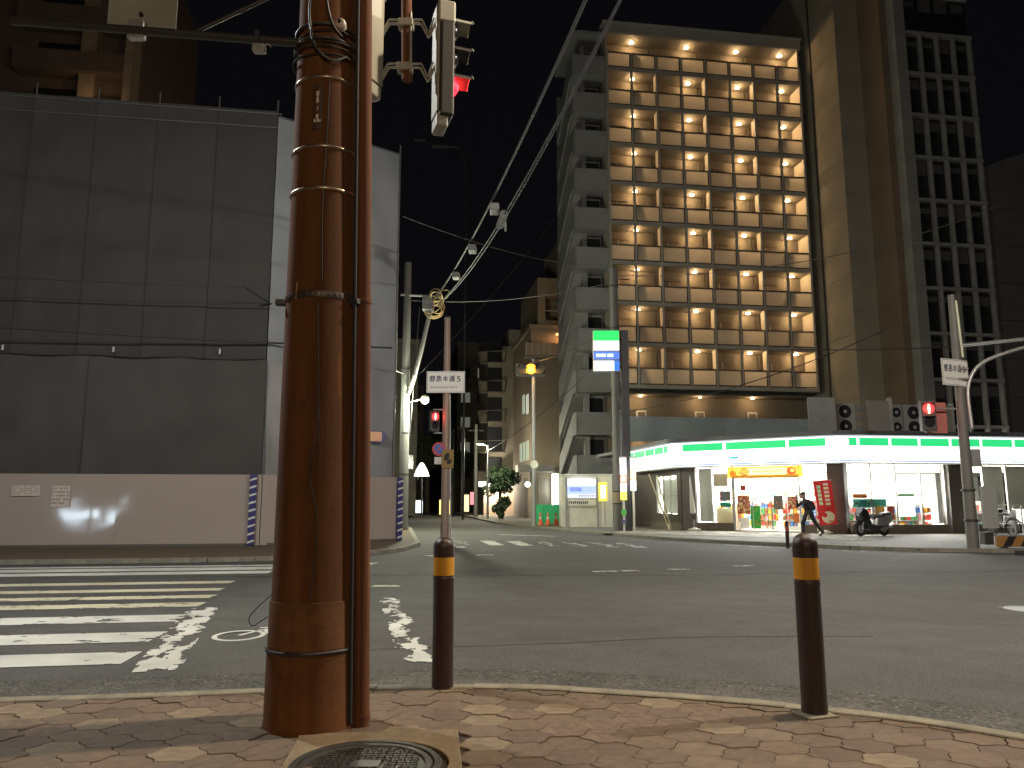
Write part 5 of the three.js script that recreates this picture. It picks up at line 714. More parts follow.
{ // post across the road with the place-name board, red man, no-parking disc
  const p = thing('signal_post', 'slim steel post with a place-name board and red pedestrian light left of centre', 'signal post', [-2.24, PAV, -26.1]);
  const pm = mat([0.34, 0.25, 0.2], 0.5, 0.1, { map: T.concrete }); cyl(p, 'shaft', pm, 0.15, 0.1, 7.6, 0, 0, 0, 20); cyl(p, 'cap', M.darkSteel, 0.11, 0.09, 0.06, 0, 7.6, 0, 16);
  placeBoard(p, -0.02, 5.33, 0.16, 0); for (const y of [5.1, 5.55]) add(p, 'board_clamp', boxGeo(0.3, 0.05, 0.16), M.steel, 0, y, 0.05);
  pedSignal(p, -0.4, 4.0, 0.05, 0.45, 0.78); for (const y of [3.6, 4.4]) rod(p, 'signal_bracket', M.steel, [-0.44, y, 0], [0, y, 0], 0.025);
  const d = add(p, 'round_sign', cylGeo(0.23, 0.23, 0.02, 28), mat([0.5, 0.05, 0.06], 0.5), -0.22, 3.05, 0.13, 0, Math.PI / 2); add(d, 'blue_field', cylGeo(0.165, 0.165, 0.004, 28), mat([0.05, 0.12, 0.42], 0.5), 0, 0.012, 0); add(d, 'red_slash', boxGeo(0.36, 0.005, 0.045), mat([0.5, 0.05, 0.06], 0.5), 0, 0.016, 0, 0.78);
  add(p, 'white_plate', boxGeo(0.26, 0.24, 0.02), M.white, -0.24, 2.66, 0.13); const yt = canvasTex(96, 128, (c, w, h) => { c.fillStyle = '#8f7436'; c.fillRect(0, 0, w, h); c.fillStyle = '#1c1a14'; c.beginPath(); c.ellipse(40, 50, 20, 30, 0.5, 0, 7); c.fill(); c.beginPath(); c.ellipse(60, 84, 22, 16, -0.5, 0, 7); c.fill(); }); add(p, 'yellow_plate', new THREE.BoxGeometry(0.4, 0.62, 0.02), mat([0.9, 0.9, 0.9], 0.6, 0, { map: yt }), 0.08, 2.72, 0.17);
  rod(p, 'side_conduit', M.steel, [0.2, 0, 0.05], [0.12, 4.9, 0.05], 0.02);
}
{ // right-hand signal pole
  const p = thing('signal_post', 'grey signal pole with place-name board and red man in front of the shop', 'signal post', [13.12, PAV, -22.32]);
  add(p, 'shaft', new THREE.CylinderGeometry(0.1, 0.165, 7.4, 20), mat([0.17, 0.16, 0.148], 0.6, 0.1, { map: T.streak }), 0.0, 3.7, 0); placeBoard(p, -0.22, 5.02, 0.22, 0.42, 1.1, 0.78); for (const y of [4.85, 5.15]) add(p, 'board_clamp', boxGeo(0.4, 0.05, 0.2), M.steel, 0, y, 0.1);
  pedSignal(p, -1.0, 3.78, 0, -0.15); rod(p, 'signal_bracket', M.steel, [-0.85, 4.0, 0], [0, 3.98, 0], 0.03); add(p, 'backing_box', boxGeo(0.62, 0.9, 0.12), mat([0.4, 0.12, 0.1], 0.6), -0.62, 3.75, -0.3);
  rod(p, 'conduit', mat([0.6, 0.6, 0.42], 0.6), [0.12, 5.5, 0.1], [0.06, 7.2, 0.1], 0.035); add(p, 'light_arm', tubeGeo([[0.2, 3.4, 0.1], [0.22, 4.7, 0.1], [0.55, 5.25, 0.15], [1.3, 5.6, 0.3], [3.2, 6.05, 0.6]], 0.055, 40, 10), M.steel); rod(p, 'signal_arm', M.steel, [0, 5.85, 0], [3.4, 6.15, 0.5], 0.05); add(p, 'control_box', boxGeo(0.26, 0.5, 0.24, 0.02), M.greyPaint, 0.22, 2.55, 0.05); for (const y of [0.75, 1.6]) cyl(p, 'steel_band', M.darkSteel, 0.19, 0.19, 0.06, 0, y, 0, 20); add(p, 'grey_board', boxGeo(0.55, 1.2, 0.06), mat([0.34, 0.34, 0.33], 0.7), 0.62, 1.15, -0.1, 0.3); box(p, 'bolt_cap', M.darkSteel, 0.25, 0.35, 0.25, 0.4, 0.1, 0);
}
{ // amber horizontal signal on its post, side street
  const p = thing('signal_post', 'post with the glowing amber horizontal signal on the side street', 'signal post', [1.16, PAV, -41.04]);
  cyl(p, 'shaft', M.greyPaint, 0.12, 0.09, 8.9, 0, 0, 0, 16); const h = add(p, 'signal_housing', boxGeo(1.45, 0.55, 0.2, 0.1), M.darkSteel, -0.15, 8.28, 0.25); add(p, 'back_plate', boxGeo(1.6, 0.7, 0.02, 0.005), mat([0.05, 0.045, 0.04], 0.7), -0.15, 8.28, 0.12);
  const lens = (x, m, n) => { add(h, n, cylGeo(0.25, 0.25, 0.03, 24), m, x, 0, 0.11, 0, Math.PI / 2); const v = new THREE.CylinderGeometry(0.26, 0.27, 0.22, 20, 1, true, Math.PI * 0.5, Math.PI); v.rotateX(-Math.PI / 2); add(h, 'visor', v, M.darkSteel, x, 0, 0.22, 0, 0, 0).rotation.z = Math.PI; };
  lens(-0.48, darkLens, 'red_lens'); lens(0, glow([1, 0.34, 0.02], 1.9), 'amber_lens'); lens(0.48, darkLens, 'green_lens'); point(p, [1, 0.45, 0.06], 16, -0.15, 8.28, 0.55, 8);
  cyl(p, 'round_plate', M.cream, 0.22, 0.22, 0.03, 0.02, 3.2, 0.1, 20).rotation.x = Math.PI / 2;
}
{ // old utility pole with the bright lamp, left of the side street
  const p = thing('utility_pole', 'weathered utility pole with coiled cables and a street lamp at the hoarding corner', 'utility pole', [-4.98, PAV, -35.6]);
  add(p, 'shaft', new THREE.CylinderGeometry(0.16, 0.24, 12.6, 20), M.concretePole, 0, 6.3, 0); rod(p, 'cross_arm', M.greyPaint, [-0.3, 11.0, 0.1], [1.6, 10.9, 0.1], 0.06); box(p, 'transformer', M.greyPaint, 0.5, 0.7, 0.5, 1.0, 10.2, 0.1, 0, 0.05);
  const coils = []; for (let i = 0; i < 9; i++) { const g = new THREE.TorusGeometry(R(0.25, 0.5), 0.025, 6, 22); g.rotateX(R(-.8, .8)); g.rotateY(R(-.6, .6)); g.translate(1.35 + R(-.35, .35), 10.5 + R(-.4, .4), 0.2 + R(-.2, .2)); coils.push(g); } add(p, 'cable_coil', merge(coils), mat([0.4, 0.28, 0.12], 0.6));
  add(p, 'drop_cable', tubeGeo([[1.2, 10.6, 0.15], [0.95, 9.4, 0.15], [0.7, 8.2, 0.15], [0.35, 6.8, 0.15], [0.15, 6.2, 0.15]], 0.1, 30, 8), M.cableGrey); rod(p, 'insulator_sleeve', M.cream, [0.25, 6.5, 0.25], [0.45, 7.1, 0.25], 0.09); rod(p, 'thin_cable', M.cable, [0.6, 10.4, 0.1], [0.25, 4.0, 0.2], 0.02);
  rod(p, 'lamp_arm', M.steel, [0.1, 5.8, 0.1], [0.8, 5.98, 0.3], 0.03); const hd = add(p, 'lamp_head', new THREE.SphereGeometry(0.19, 16, 12), glow([0.94, 1, 0.68], 6), 0.95, 5.92, 0.32); add(p, 'lamp_cap', new THREE.SphereGeometry(0.2, 16, 8, 0, Math.PI * 2, 0, Math.PI * 0.4), M.steel, 0.95, 5.97, 0.32); point(p, [0.96, 1, 0.76], 270, 0.95, 5.84, 0.32, 22); for (const y of [2.5, 4.4, 7.4]) cyl(p, 'steel_band', M.darkSteel, 0.235, 0.235, 0.05, 0, y, 0, 20);
}
function streetLamp(label, x, z, h, ax, az, c, k, head, group, soft = 6) { const p = thing('street_lamp', label, 'street lamp', [x, z > -6 && Math.abs(x) < 4 ? 0 : PAV, z], 0, group); add(p, 'shaft', new THREE.CylinderGeometry(0.05, 0.09, h, 14), M.greyPaint, 0, h / 2, 0); rod(p, 'arm', M.greyPaint, [0, h - 0.05, 0], [ax, h + 0.1, az], 0.035); const a = Math.atan2(-az, ax); add(p, 'lamp_head', boxGeo(0.7, 0.09, 0.26, 0.03), M.greyPaint, ax, h + 0.13, az, a); add(p, 'lamp_lens', boxGeo(0.45, 0.06, 0.2, 0.02), glow(c, head), ax, h + 0.06, az, a); point(p, c, k, ax, h - 0.05, az, soft); return p; }
streetLamp('slim lamp post with a small bright lamp beside the tree down the street', -1.75, -56, 5.3, -0.55, 0.1, [1, 0.95, 0.7], 150, 6);
// lamps that stand outside the picture and light the crossing
streetLamp('tall street lamp on the corner to the right outside the picture', 13.2, -6.5, 9.2, -2.2, -1.2, [1, 0.93, 0.83], 390, 4);
streetLamp('tall street lamp on the pavement to the left outside the picture', -9.2, -3.3, 9.6, 1.2, -6.2, [0.97, 0.98, 0.96], 275, 4);
streetLamp('street lamp on the near kerb to the right, above the picture', 3.75, -1.6, 9.2, -0.35, -3.9, [1, 0.82, 0.58], 185, 4);
streetLamp('added lamp on a short post well behind the camera, front light for the brown pole', 2.4, 9.5, 6.2, -0.8, -0.5, [1, 0.8, 0.56], 150, 4, undefined, 16);  // added, unseen: gives the brown pole its front light
{ // drinks machines on the near pavement far to the left, mirrored in the hoarding
  [['drinks machine with a glowing front, left of the pair outside the picture', -17.2], ['drinks machine with a glowing front, right of the pair outside the picture', -15.9]].forEach(([label, x]) => { const v = thing('drinks_machine', label, 'drinks machine', [x, 0, -1.1 - (x + 16) * 0.15], 0.15 + Math.PI, 'drinks machines outside the picture'); box(v, 'cabinet', mat([0.6, 0.62, 0.65], 0.4), 1.1, 1.85, 0.7, 0, 0, -0.36); span(v, 'lit_display', glow([0.72, 0.88, 1], 16), -0.48, 0.48, 0.1, 0.75, 0, 0.02); span(v, 'lower_tray', M.darkSteel, -0.4, 0.4, 0.02, 0.08, -0.02, 0.015); panelLight(v, [0.75, 0.9, 1], 9, 0.96, 0.62, 0, 0.42, 0.06, Math.PI); });
}
{ // two-headed tall lamp and far lights
  const p = thing('street_lamp', 'thin unlit twin-arm lamp mast against the night sky', 'street lamp', [-3.9, PAV, -54]); add(p, 'shaft', new THREE.CylinderGeometry(0.05, 0.09, 25, 12), M.black, 0.5, 12.5, 0); add(p, 'arm', tubeGeo([[0.5, 24.5, 0], [0.4, 26, 0], [0, 27.2, 0], [-1.2, 27.4, 0]], 0.06, 20, 8), M.darkSteel); add(p, 'lamp_head', boxGeo(1.1, 0.25, 0.35, 0.05), M.darkSteel, -1.5, 27.4, 0); add(p, 'lamp_head', boxGeo(0.8, 0.2, 0.3, 0.05), M.darkSteel, -3.0, 27.9, 0); rod(p, 'arm', M.darkSteel, [-1.0, 27.4, 0], [-3.0, 27.9, 0], 0.04);
  const tri = thing('triangle_lamp', 'white glowing triangular sign lamp hanging over the far street', 'lamp', [-7.0, 3.4, -60]); add(tri, 'lit_sign_panel', plate([[-0.55, -0.35], [0.55, -0.35], [0.36, 0.15], [0.08, 0.62], [-0.08, 0.62], [-0.36, 0.15]], 0.3, 0.03), glow([1, 0.98, 0.95], 3)); rod(tri, 'post', M.darkSteel, [0, -3.55, -0.2], [0, -0.3, -0.2], 0.06); point(tri, [1, 0.96, 0.9], 8, 0, 0.1, 0.6, 10);
  [['yellow lit box sign on the ground far down the street', -5.7, -66, 0.9, 1.35, [1, 0.75, 0.2], 2.2], ['white lit shop box far down the street left of the yellow one', -8.9, -74, 0.8, 1.3, [0.85, 0.95, 1], 2], ['dim white lit box farthest left down the street', -10.4, -76, 0.5, 1.6, [0.9, 1, 0.9], 1.6], ['warm lit window box behind the slim signal post', -4.9, -82, 0.7, 1.9, [1, 0.85, 0.45], 1.5]].forEach(([label, x, z, w, h, c, k]) => { const s = thing('lit_box', label, 'lit sign', [x, PAV, z], 0.1, 'lit boxes far down the side street'); span(s, 'lit_sign_face', glow(c, k), -w / 2, w / 2, 0.15, h, 0, 0.3); span(s, 'foot', M.darkSteel, -w / 2, w / 2, 0, 0.14, 0.02, 0.28); span(s, 'cap', M.greyPaint, -w / 2 - 0.04, w / 2 + 0.04, h + 0.003, h + 0.08, -0.03, 0.33); });
}
{ // small post in the road before the shop, barrier with slanted stripes, kerb ramp
  const s = thing('bollard', 'slim dark marker post on the far roadside before the shop door', 'bollard', [8.4, GRD, -23.9]); cyl(s, 'post', M.bollard, 0.055, 0.055, 0.76, 0, 0, 0, 16); add(s, 'cap', new THREE.SphereGeometry(0.055, 14, 8, 0, Math.PI * 2, 0, Math.PI / 2), M.bollard, 0, 0.76, 0); cyl(s, 'red_band', mat([0.4, 0.05, 0.03], 0.5), 0.057, 0.057, 0.12, 0, 0.52, 0, 16);
  const b = thing('striped_barrier', 'low barrier with slanted black and orange stripes at the right edge', 'barrier', [15.4, PAV, -22.6], A); span(b, 'board', mat([0.42, 0.2, 0.06], 0.6, 0, { map: T.concrete }), -1.6, 2.4, 0.03, 0.32, -0.05, 0.05); for (let k = 0; k < 7; k++) add(b, 'black_stripe', plate([[0, 0.03], [0.26, 0.03], [0.46, 0.32], [0.2, 0.32]], 0.112), M.black, -1.45 + k * 0.55, 0, 0); span(b, 'cap', M.greyPaint, -1.6, 2.4, 0.323, 0.36, -0.05, 0.05); rod(b, 'foot', M.darkSteel, [-1.4, 0.0, 0.15], [-1.4, 0.05, -0.15], 0.04); rod(b, 'foot', M.darkSteel, [1.9, 0, 0.15], [1.9, 0.05, -0.15], 0.04);
  const k = thing('kerb_ramp', 'dark rubber kerb ramp at the right edge below the barrier', 'ramp', [15.2, GRD + 0.005, -21.25], A); add(k, 'wedge', plate([[0, 0], [0.35, 0], [0, 0.11]], 3.2), M.rubber, -0.2, 0, 0, -Math.PI / 2);
}
// ---------------------------------------------------------------- trees
function tree(label, x, z, h, r, n, c, group) { const t = thing('street_tree', label, 'tree', [x, PAV, z], R(0, 6), group); const tm = mat([0.09, 0.065, 0.045], 0.9); add(t, 'trunk', new THREE.CylinderGeometry(r * 0.06, r * 0.1, h - r, 10), tm, 0, (h - r) / 2, 0); for (let i = 0; i < 5; i++) { const a = i * 1.26 + R(0, .5); rod(t, 'limb', tm, [0, h - r * 1.6, 0], [Math.cos(a) * r * 0.6, h - r * 0.7 + R(-.2, .4), Math.sin(a) * r * 0.6], r * 0.035, 6); }
  const leaf = [], pos = []; const clumps = []; for (let i = 0; i < 16; i++) { const a = R(0, 6.28), e = R(-0.7, 1), q = r * R(0.35, 0.85); clumps.push([Math.cos(a) * Math.sqrt(1 - e * e * .8) * q, h - r + e * q * 1.05, Math.sin(a) * Math.sqrt(1 - e * e * .8) * q, r * R(0.22, 0.42)]); }
  for (let i = 0; i < n; i++) { const [cx, cy, cz, cr] = clumps[i % 16], a = R(0, 6.28), e = R(-1, 1), q = cr * Math.cbrt(rnd()), p = V(cx + Math.cos(a) * Math.sqrt(1 - e * e) * q, cy + e * q, cz + Math.sin(a) * Math.sqrt(1 - e * e) * q), s = R(0.07, 0.15), u = V(R(-1, 1), R(-1, 1), R(-1, 1)).normalize().multiplyScalar(s), w = V(R(-1, 1), R(-1, 1), R(-1, 1)).cross(u).normalize().multiplyScalar(s * 0.55); for (const v of [p.clone().sub(u), p.clone().add(w), p.clone().add(u), p.clone().sub(u), p.clone().add(u), p.clone().sub(w)]) pos.push(v.x, v.y, v.z); }
  const g = new THREE.BufferGeometry(); g.setAttribute('position', new THREE.Float32BufferAttribute(pos, 3)); g.setAttribute('uv', new THREE.Float32BufferAttribute(new Float32Array(pos.length / 3 * 2), 2)); g.computeVertexNormals(); add(t, 'crown', g, mat(c, 0.8, 0, { side: THREE.DoubleSide })); return t; }
tree('round green tree lit by the lamp in front of the balcony block', -0.9, -59, 4.3, 1.5, 4500, [0.022, 0.045, 0.016], 'street trees');
tree('low dark shrub under the round green tree', -0.7, -57.5, 1.6, 0.9, 1800, [0.03, 0.045, 0.02], 'street trees');
[['dark street tree on the left of the far street', -9.2, -84, 9, 3], ['dark street tree behind the triangular lamp', -11.5, -92, 10, 3.4], ['dark street tree farthest along the side street', -9.5, -110, 10, 3.4], ['dark street tree on the right of the far street', -6.6, -90, 8, 2.4]].forEach(([l, x, z, h, r]) => tree(l, x, z, h, r, 3200, [0.045, 0.07, 0.03], 'street trees'));
{ // slim dark trunks of poles down the street
  [['thin pole nearest the lit shop front down the street', -2.9, -62, 7.4], ['thin pole in the middle of the far street', -4.6, -72, 8.5], ['thin pole farthest down the street', -6.4, -84, 9]].forEach(([l, x, z, h]) => { const p = thing('street_pole', l, 'pole', [x, PAV, z], 0, 'thin poles down the side street'); cyl(p, 'shaft', M.concretePole, 0.16, 0.12, h, 0, 0, 0, 12); rod(p, 'cross_arm', M.darkSteel, [-0.6, h - 0.5, 0], [0.6, h - 0.5, 0], 0.05); }); }
// ---------------------------------------------------------------- overhead cables
function cable(label, a, b, r, sag, m = M.cable, bits) { const pts = []; for (let i = 0; i <= 16; i++) { const t = i / 16; pts.push([a[0] + (b[0] - a[0]) * t, a[1] + (b[1] - a[1]) * t - sag * 4 * t * (1 - t), a[2] + (b[2] - a[2]) * t]); } const o = thing('overhead_cable', label, 'cable', a); for (const p of pts) { p[0] -= a[0]; p[1] -= a[1]; p[2] -= a[2]; } add(o, 'strand', tubeGeo(pts, r, 40, 6), m); if (bits) bits(o, (t) => pts[Math.round(t * 16)]); return o; }
{
  cable('thick bundled cable rising from the coiled pole to the top centre', [-3.6, 10.7, -35.4], [3.2, 10.55, -3.3], 0.036, 0.9, M.cable, (o, at) => { for (const t of [0.19, 0.31, 0.44]) { const p = at(t); add(o, 'splice_box', boxGeo(0.28, 0.22, 0.5, 0.04), M.cableGrey, p[0] + 0.12, p[1] - 0.18, p[2]); } });
  cable('second cable just right of the thick bundle with a splice case', [-3.4, 10.4, -35.2], [3.7, 10.85, -4.3], 0.02, 1.2, M.cable, (o, at) => { const p = at(0.44); add(o, 'splice_case', cylGeo(0.12, 0.12, 0.7, 12), M.cableGrey, p[0], p[1] - 0.05, p[2], 0.2, 1.4, 0); add(o, 'hanger', boxGeo(0.06, 0.3, 0.06), M.cableGrey, p[0] + 0.1, p[1] - 0.25, p[2]); });
  cable('thin third cable beside the thick bundle', [-3.6, 10.2, -35], [3.45, 10.35, -4], 0.02, 1.5, M.cable);
  cable('thin cable slanting from the apartment stair down to the signal post', [3.2, 19.6, -47], [-4.4, 6.2, -33], 0.012, 0.3, M.cable);
  cable('upper cable drooping across the dark sheeting on the left', [-24, 7.7, -19.5], [-7.6, 7.45, -22.2], 0.018, 0.12); cable('lower thick cable across the dark sheeting on the left', [-24, 6.45, -19.2], [-3.9, 6.1, -24.6], 0.03, 0.16); cable('cable crossing the pale sheeting by the conduit pipe', [-8, 7.5, -22.3], [-4.98, 7.0, -35.4], 0.03, 0.2, M.cable, (o, at) => { const p = at(0.25); add(o, 'splice_case', cylGeo(0.1, 0.1, 0.8, 10), M.black, p[0], p[1] - 1.0, p[2], 0.4, 1.5, 0); });
  cable('cable from the grey utility pole up to the right over the shop roof', [4.76, 5.1, -34.9], [15.5, 8.2, -30], 0.022, 0.5); cable('cable running right from mid height over the shop roof', [12, 7.6, -32.5], [26, 7.9, -30], 0.022, 0.25); cable('thin cable slanting up across the lit side wall at the right', [4.76, 11.6, -34.9], [24, 15.5, -36], 0.02, 1.0, M.cableGrey); cable('cable from the grey utility pole down to the left booth', [4.76, 8.2, -34.9], [-1.9, 4.6, -55.5], 0.022, 0.4); cable('cable from the grey utility pole across to the amber signal', [4.76, 9.3, -34.9], [1.16, 8.6, -41], 0.02, 0.3);
  cable('thin level cable high across the dark gap left of the apartments', [-4.98, 10.6, -35.6], [4.76, 11.3, -34.9], 0.014, 0.4, M.cableGrey); cable('thin cable in the upper sky from the pale sheeting to the stair', [-4, 11.5, -27], [5, 16.2, -48], 0.016, 0.4);
}
// ---------------------------------------------------------------- person, scooter, bicycles
function field(bones, size, cells) { // smooth union of tapered capsules, meshed
  const lo = V(1e9, 1e9, 1e9), hi = V(-1e9, -1e9, -1e9); for (const [a, b, ra, rb] of bones) for (const [p, r] of [[a, ra], [b, rb]]) { lo.min(V(p[0] - r - .03, p[1] - r - .03, p[2] - r - .03)); hi.max(V(p[0] + r + .03, p[1] + r + .03, p[2] + r + .03)); }
  const c = lo.clone().add(hi).multiplyScalar(0.5), half = Math.max(hi.x - lo.x, hi.y - lo.y, hi.z - lo.z) / 2 * 1.08, n = cells;
  const mc = new MarchingCubes(n, new THREE.MeshBasicMaterial(), false, false, 400000); mc.isolation = 0; mc.reset();
  for (let k = 0; k < n; k++) for (let j = 0; j < n; j++) for (let i = 0; i < n; i++) { const x = c.x + ((i - n / 2) / (n / 2)) * half, y = c.y + ((j - n / 2) / (n / 2)) * half, z = c.z + ((k - n / 2) / (n / 2)) * half; let acc = 0;
    for (const [a, b, ra, rb] of bones) { const dx = b[0] - a[0], dy = b[1] - a[1], dz = b[2] - a[2], l = dx * dx + dy * dy + dz * dz || 1e-9; let t = ((x - a[0]) * dx + (y - a[1]) * dy + (z - a[2]) * dz) / l; t = Math.max(0, Math.min(1, t)); const d = Math.hypot(x - a[0] - dx * t, y - a[1] - dy * t, z - a[2] - dz * t) - (ra + (rb - ra) * t); acc += Math.exp(-d * 55); }
    mc.field[k * n * n + j * n + i] = Math.log(acc) / 55; }
  mc.update(); const cnt = mc.count, pos = mc.positionArray.slice(0, cnt * 3), nor = mc.normalArray.slice(0, cnt * 3), g = new THREE.BufferGeometry();
  for (let i = 0; i < cnt; i++) { pos[i * 3] = pos[i * 3] * half + c.x; pos[i * 3 + 1] = pos[i * 3 + 1] * half + c.y; pos[i * 3 + 2] = pos[i * 3 + 2] * half + c.z; }
  g.setAttribute('position', new THREE.BufferAttribute(new Float32Array(pos), 3)); g.setAttribute('normal', new THREE.BufferAttribute(new Float32Array(nor), 3)); g.setAttribute('uv', new THREE.BufferAttribute(new Float32Array(cnt * 2), 2)); return g; }
{ // walking to the left (local +z is the way of walking), arm raised to the face, small pack on the back
  const p = thing('person', 'person in dark clothes and cap walking left, hand raised to the face', 'person', [11.25, PAV, -29.6], rad(-82));
  const dark = mat([0.022, 0.023, 0.028], 0.85), trousers = mat([0.02, 0.021, 0.026], 0.9), skin = mat([0.42, 0.26, 0.19], 0.6), shoe = mat([0.03, 0.03, 0.03], 0.6);
  const hip = [0, 0.86, -0.02], chest = [0, 1.2, 0.07], neck = [0, 1.38, 0.13], head = [0, 1.53, 0.19];
  const body = field([[[-0.09, 0.85, -0.02], [0.09, 0.85, -0.02], 0.115, 0.115], [[0, 0.95, 0], [0, 1.18, 0.06], 0.125, 0.15], [[-0.12, 1.27, 0.09], [0.12, 1.27, 0.09], 0.1, 0.1], [[0, 1.28, 0.1], neck, 0.08, 0.055],
    [[-0.1, 0.85, 0], [-0.1, 0.48, 0.2], 0.1, 0.066], [[-0.1, 0.48, 0.2], [-0.1, 0.09, 0.17], 0.064, 0.042], [[0.1, 0.85, -0.02], [0.1, 0.5, -0.2], 0.1, 0.066], [[0.1, 0.5, -0.2], [0.1, 0.16, -0.45], 0.064, 0.042],
    [[-0.19, 1.28, 0.1], [-0.24, 1.12, 0.3], 0.062, 0.047], [[-0.24, 1.12, 0.3], [-0.12, 1.36, 0.37], 0.046, 0.034], [[0.19, 1.28, 0.08], [0.24, 1.02, -0.02], 0.062, 0.047], [[0.24, 1.02, -0.02], [0.22, 0.8, 0.1], 0.046, 0.034]], 0.012, 120);
  add(p, 'body', body, dark);
  add(p, 'head', merge([field([[[0, 1.52, 0.18], [0, 1.57, 0.17], 0.088, 0.095], [[0, 1.45, 0.2], [0, 1.5, 0.2], 0.058, 0.08], [[0, 1.5, 0.275], [0, 1.47, 0.285], 0.014, 0.02], [[0, 1.4, 0.14], [0, 1.48, 0.16], 0.05, 0.055], [[-0.088, 1.5, 0.17], [-0.088, 1.53, 0.165], 0.02, 0.022], [[0.088, 1.5, 0.17], [0.088, 1.53, 0.165], 0.02, 0.022]], 0.004, 56)]), skin);
  const cap = add(p, 'cap', new THREE.SphereGeometry(0.112, 18, 10, 0, Math.PI * 2, 0, Math.PI * 0.5), mat([0.06, 0.06, 0.06], 0.9), 0, 1.56, 0.17, 0, 0.12); add(cap, 'brim', cylGeo(0.09, 0.09, 0.012, 16), mat([0.06, 0.06, 0.06], 0.9), 0, 0.004, 0.1);
  const hand = (m, x, y, z, dy) => { const b = [[[x, y, z], [x, y + dy * 0.07, z + 0.02], 0.03, 0.034]]; for (let i = 0; i < 4; i++) { const o = (i - 1.5) * 0.019, l = [0.06, 0.07, 0.068, 0.055][i]; b.push([[x + o, y + dy * 0.08, z + 0.025], [x + o, y + dy * (0.08 + l * 0.6), z + 0.04], 0.0095, 0.009]); b.push([[x + o, y + dy * (0.08 + l * 0.6), z + 0.04], [x + o * 0.8, y + dy * (0.08 + l), z + 0.015], 0.009, 0.008]); } b.push([[x + 0.03, y + dy * 0.02, z + 0.01], [x + 0.055, y + dy * 0.06, z + 0.03], 0.011, 0.009]); add(p, 'hand', field(b, 0.003, 48), m); }; hand(skin, -0.11, 1.38, 0.36, 1); hand(skin, 0.22, 0.78, 0.11, -1);
  for (const [x, y, z, rx] of [[-0.1, 0.04, 0.21, 0], [0.1, 0.1, -0.44, 0.75]]) add(p, 'shoe', boxGeo(0.09, 0.08, 0.26, 0.03), shoe, x, y, z, 0, rx);
  const pack = add(p, 'backpack', boxGeo(0.26, 0.36, 0.14, 0.05), mat([0.02, 0.02, 0.022], 0.8), 0, 1.13, -0.14, 0, 0.15); add(pack, 'pocket', boxGeo(0.2, 0.16, 0.05, 0.02), mat([0.028, 0.028, 0.03], 0.8), 0, -0.06, -0.085); for (const s of [-1, 1]) add(p, 'strap', tubeGeo([[s * 0.1, 1.3, -0.07], [s * 0.12, 1.38, 0.06], [s * 0.12, 1.28, 0.2], [s * 0.13, 1.08, 0.17], [s * 0.12, 0.98, 0.0]], 0.014, 20, 6), mat([0.03, 0.03, 0.03], 0.8));
}
{ // large scooter, front to the left
  const s = thing('motor_scooter', 'dark and silver motor scooter parked before the shop window', 'scooter', [13.75, PAV, -29.8], rad(-158)); // local +x is forward
  const paint = mat([0.035, 0.037, 0.04], 0.3, 0.2), silver = mat([0.38, 0.38, 0.38], 0.35, 0.5), tyre = M.rubber;
  for (const x of [0.62, -0.55]) { const w = add(s, 'wheel', new THREE.TorusGeometry(0.21, 0.06, 10, 24), tyre, x, 0.27, 0); add(w, 'rim', cylGeo(0.15, 0.15, 0.05, 20), silver, 0, 0, 0, 0, Math.PI / 2); }
  add(s, 'front_fairing', plate([[0.3, 0.3], [0.48, 0.55], [0.62, 0.62], [0.66, 0.85], [0.52, 1.02], [0.38, 0.95], [0.28, 0.6], [0.15, 0.32]], 0.28, 0.05), paint); add(s, 'windscreen', plate([[0.46, 1.03], [0.58, 0.98], [0.4, 1.32], [0.36, 1.3]], 0.3, 0.01), glass([0.75, 0.8, 0.85])); add(s, 'front_fender', new THREE.TorusGeometry(0.29, 0.035, 8, 18, 1.7), paint, 0.62, 0.27, 0, 0, 0, 0.6); rod(s, 'fork', silver, [0.62, 0.27, 0.09], [0.47, 0.75, 0.07], 0.025); rod(s, 'fork', silver, [0.62, 0.27, -0.09], [0.47, 0.75, -0.07], 0.025);
  add(s, 'floorboard', plate([[0.35, 0.28], [0.3, 0.38], [-0.05, 0.4], [-0.3, 0.36], [-0.2, 0.24], [0.2, 0.24]], 0.3, 0.03), paint); add(s, 'rear_body', plate([[-0.02, 0.4], [-0.1, 0.66], [-0.5, 0.74], [-0.86, 0.78], [-0.9, 0.7], [-0.72, 0.48], [-0.4, 0.4]], 0.26, 0.05), silver); add(s, 'seat', plate([[0.06, 0.68], [-0.05, 0.77], [-0.35, 0.75], [-0.45, 0.82], [-0.8, 0.86], [-0.84, 0.8], [-0.5, 0.74]], 0.24, 0.04), M.black); add(s, 'engine', boxGeo(0.5, 0.2, 0.18, 0.03), M.darkSteel, -0.38, 0.3, 0.08); rod(s, 'exhaust', silver, [-0.2, 0.25, -0.16], [-0.8, 0.36, -0.17], 0.05, 12);
  rod(s, 'handlebar', M.black, [0.36, 1.0, -0.33], [0.36, 1.0, 0.33], 0.018); for (const z of [-1, 1]) { const m = add(s, 'mirror', boxGeo(0.03, 0.08, 0.13, 0.012), M.black, 0.42, 1.22, z * 0.3); rod(m, 'mirror_stalk', M.black, [0, -0.02, 0], [-0.04, -0.2, -z * 0.06], 0.007, 6); } add(s, 'headlight', new THREE.SphereGeometry(0.08, 14, 8), mat([0.6, 0.6, 0.58], 0.1), 0.66, 0.8, 0); add(s, 'tail_light', boxGeo(0.05, 0.07, 0.18, 0.015), mat([0.3, 0.02, 0.02], 0.25), -0.92, 0.74, 0); rod(s, 'side_stand', M.darkSteel, [-0.1, 0.28, 0.12], [-0.2, 0.005, 0.26], 0.014);
}
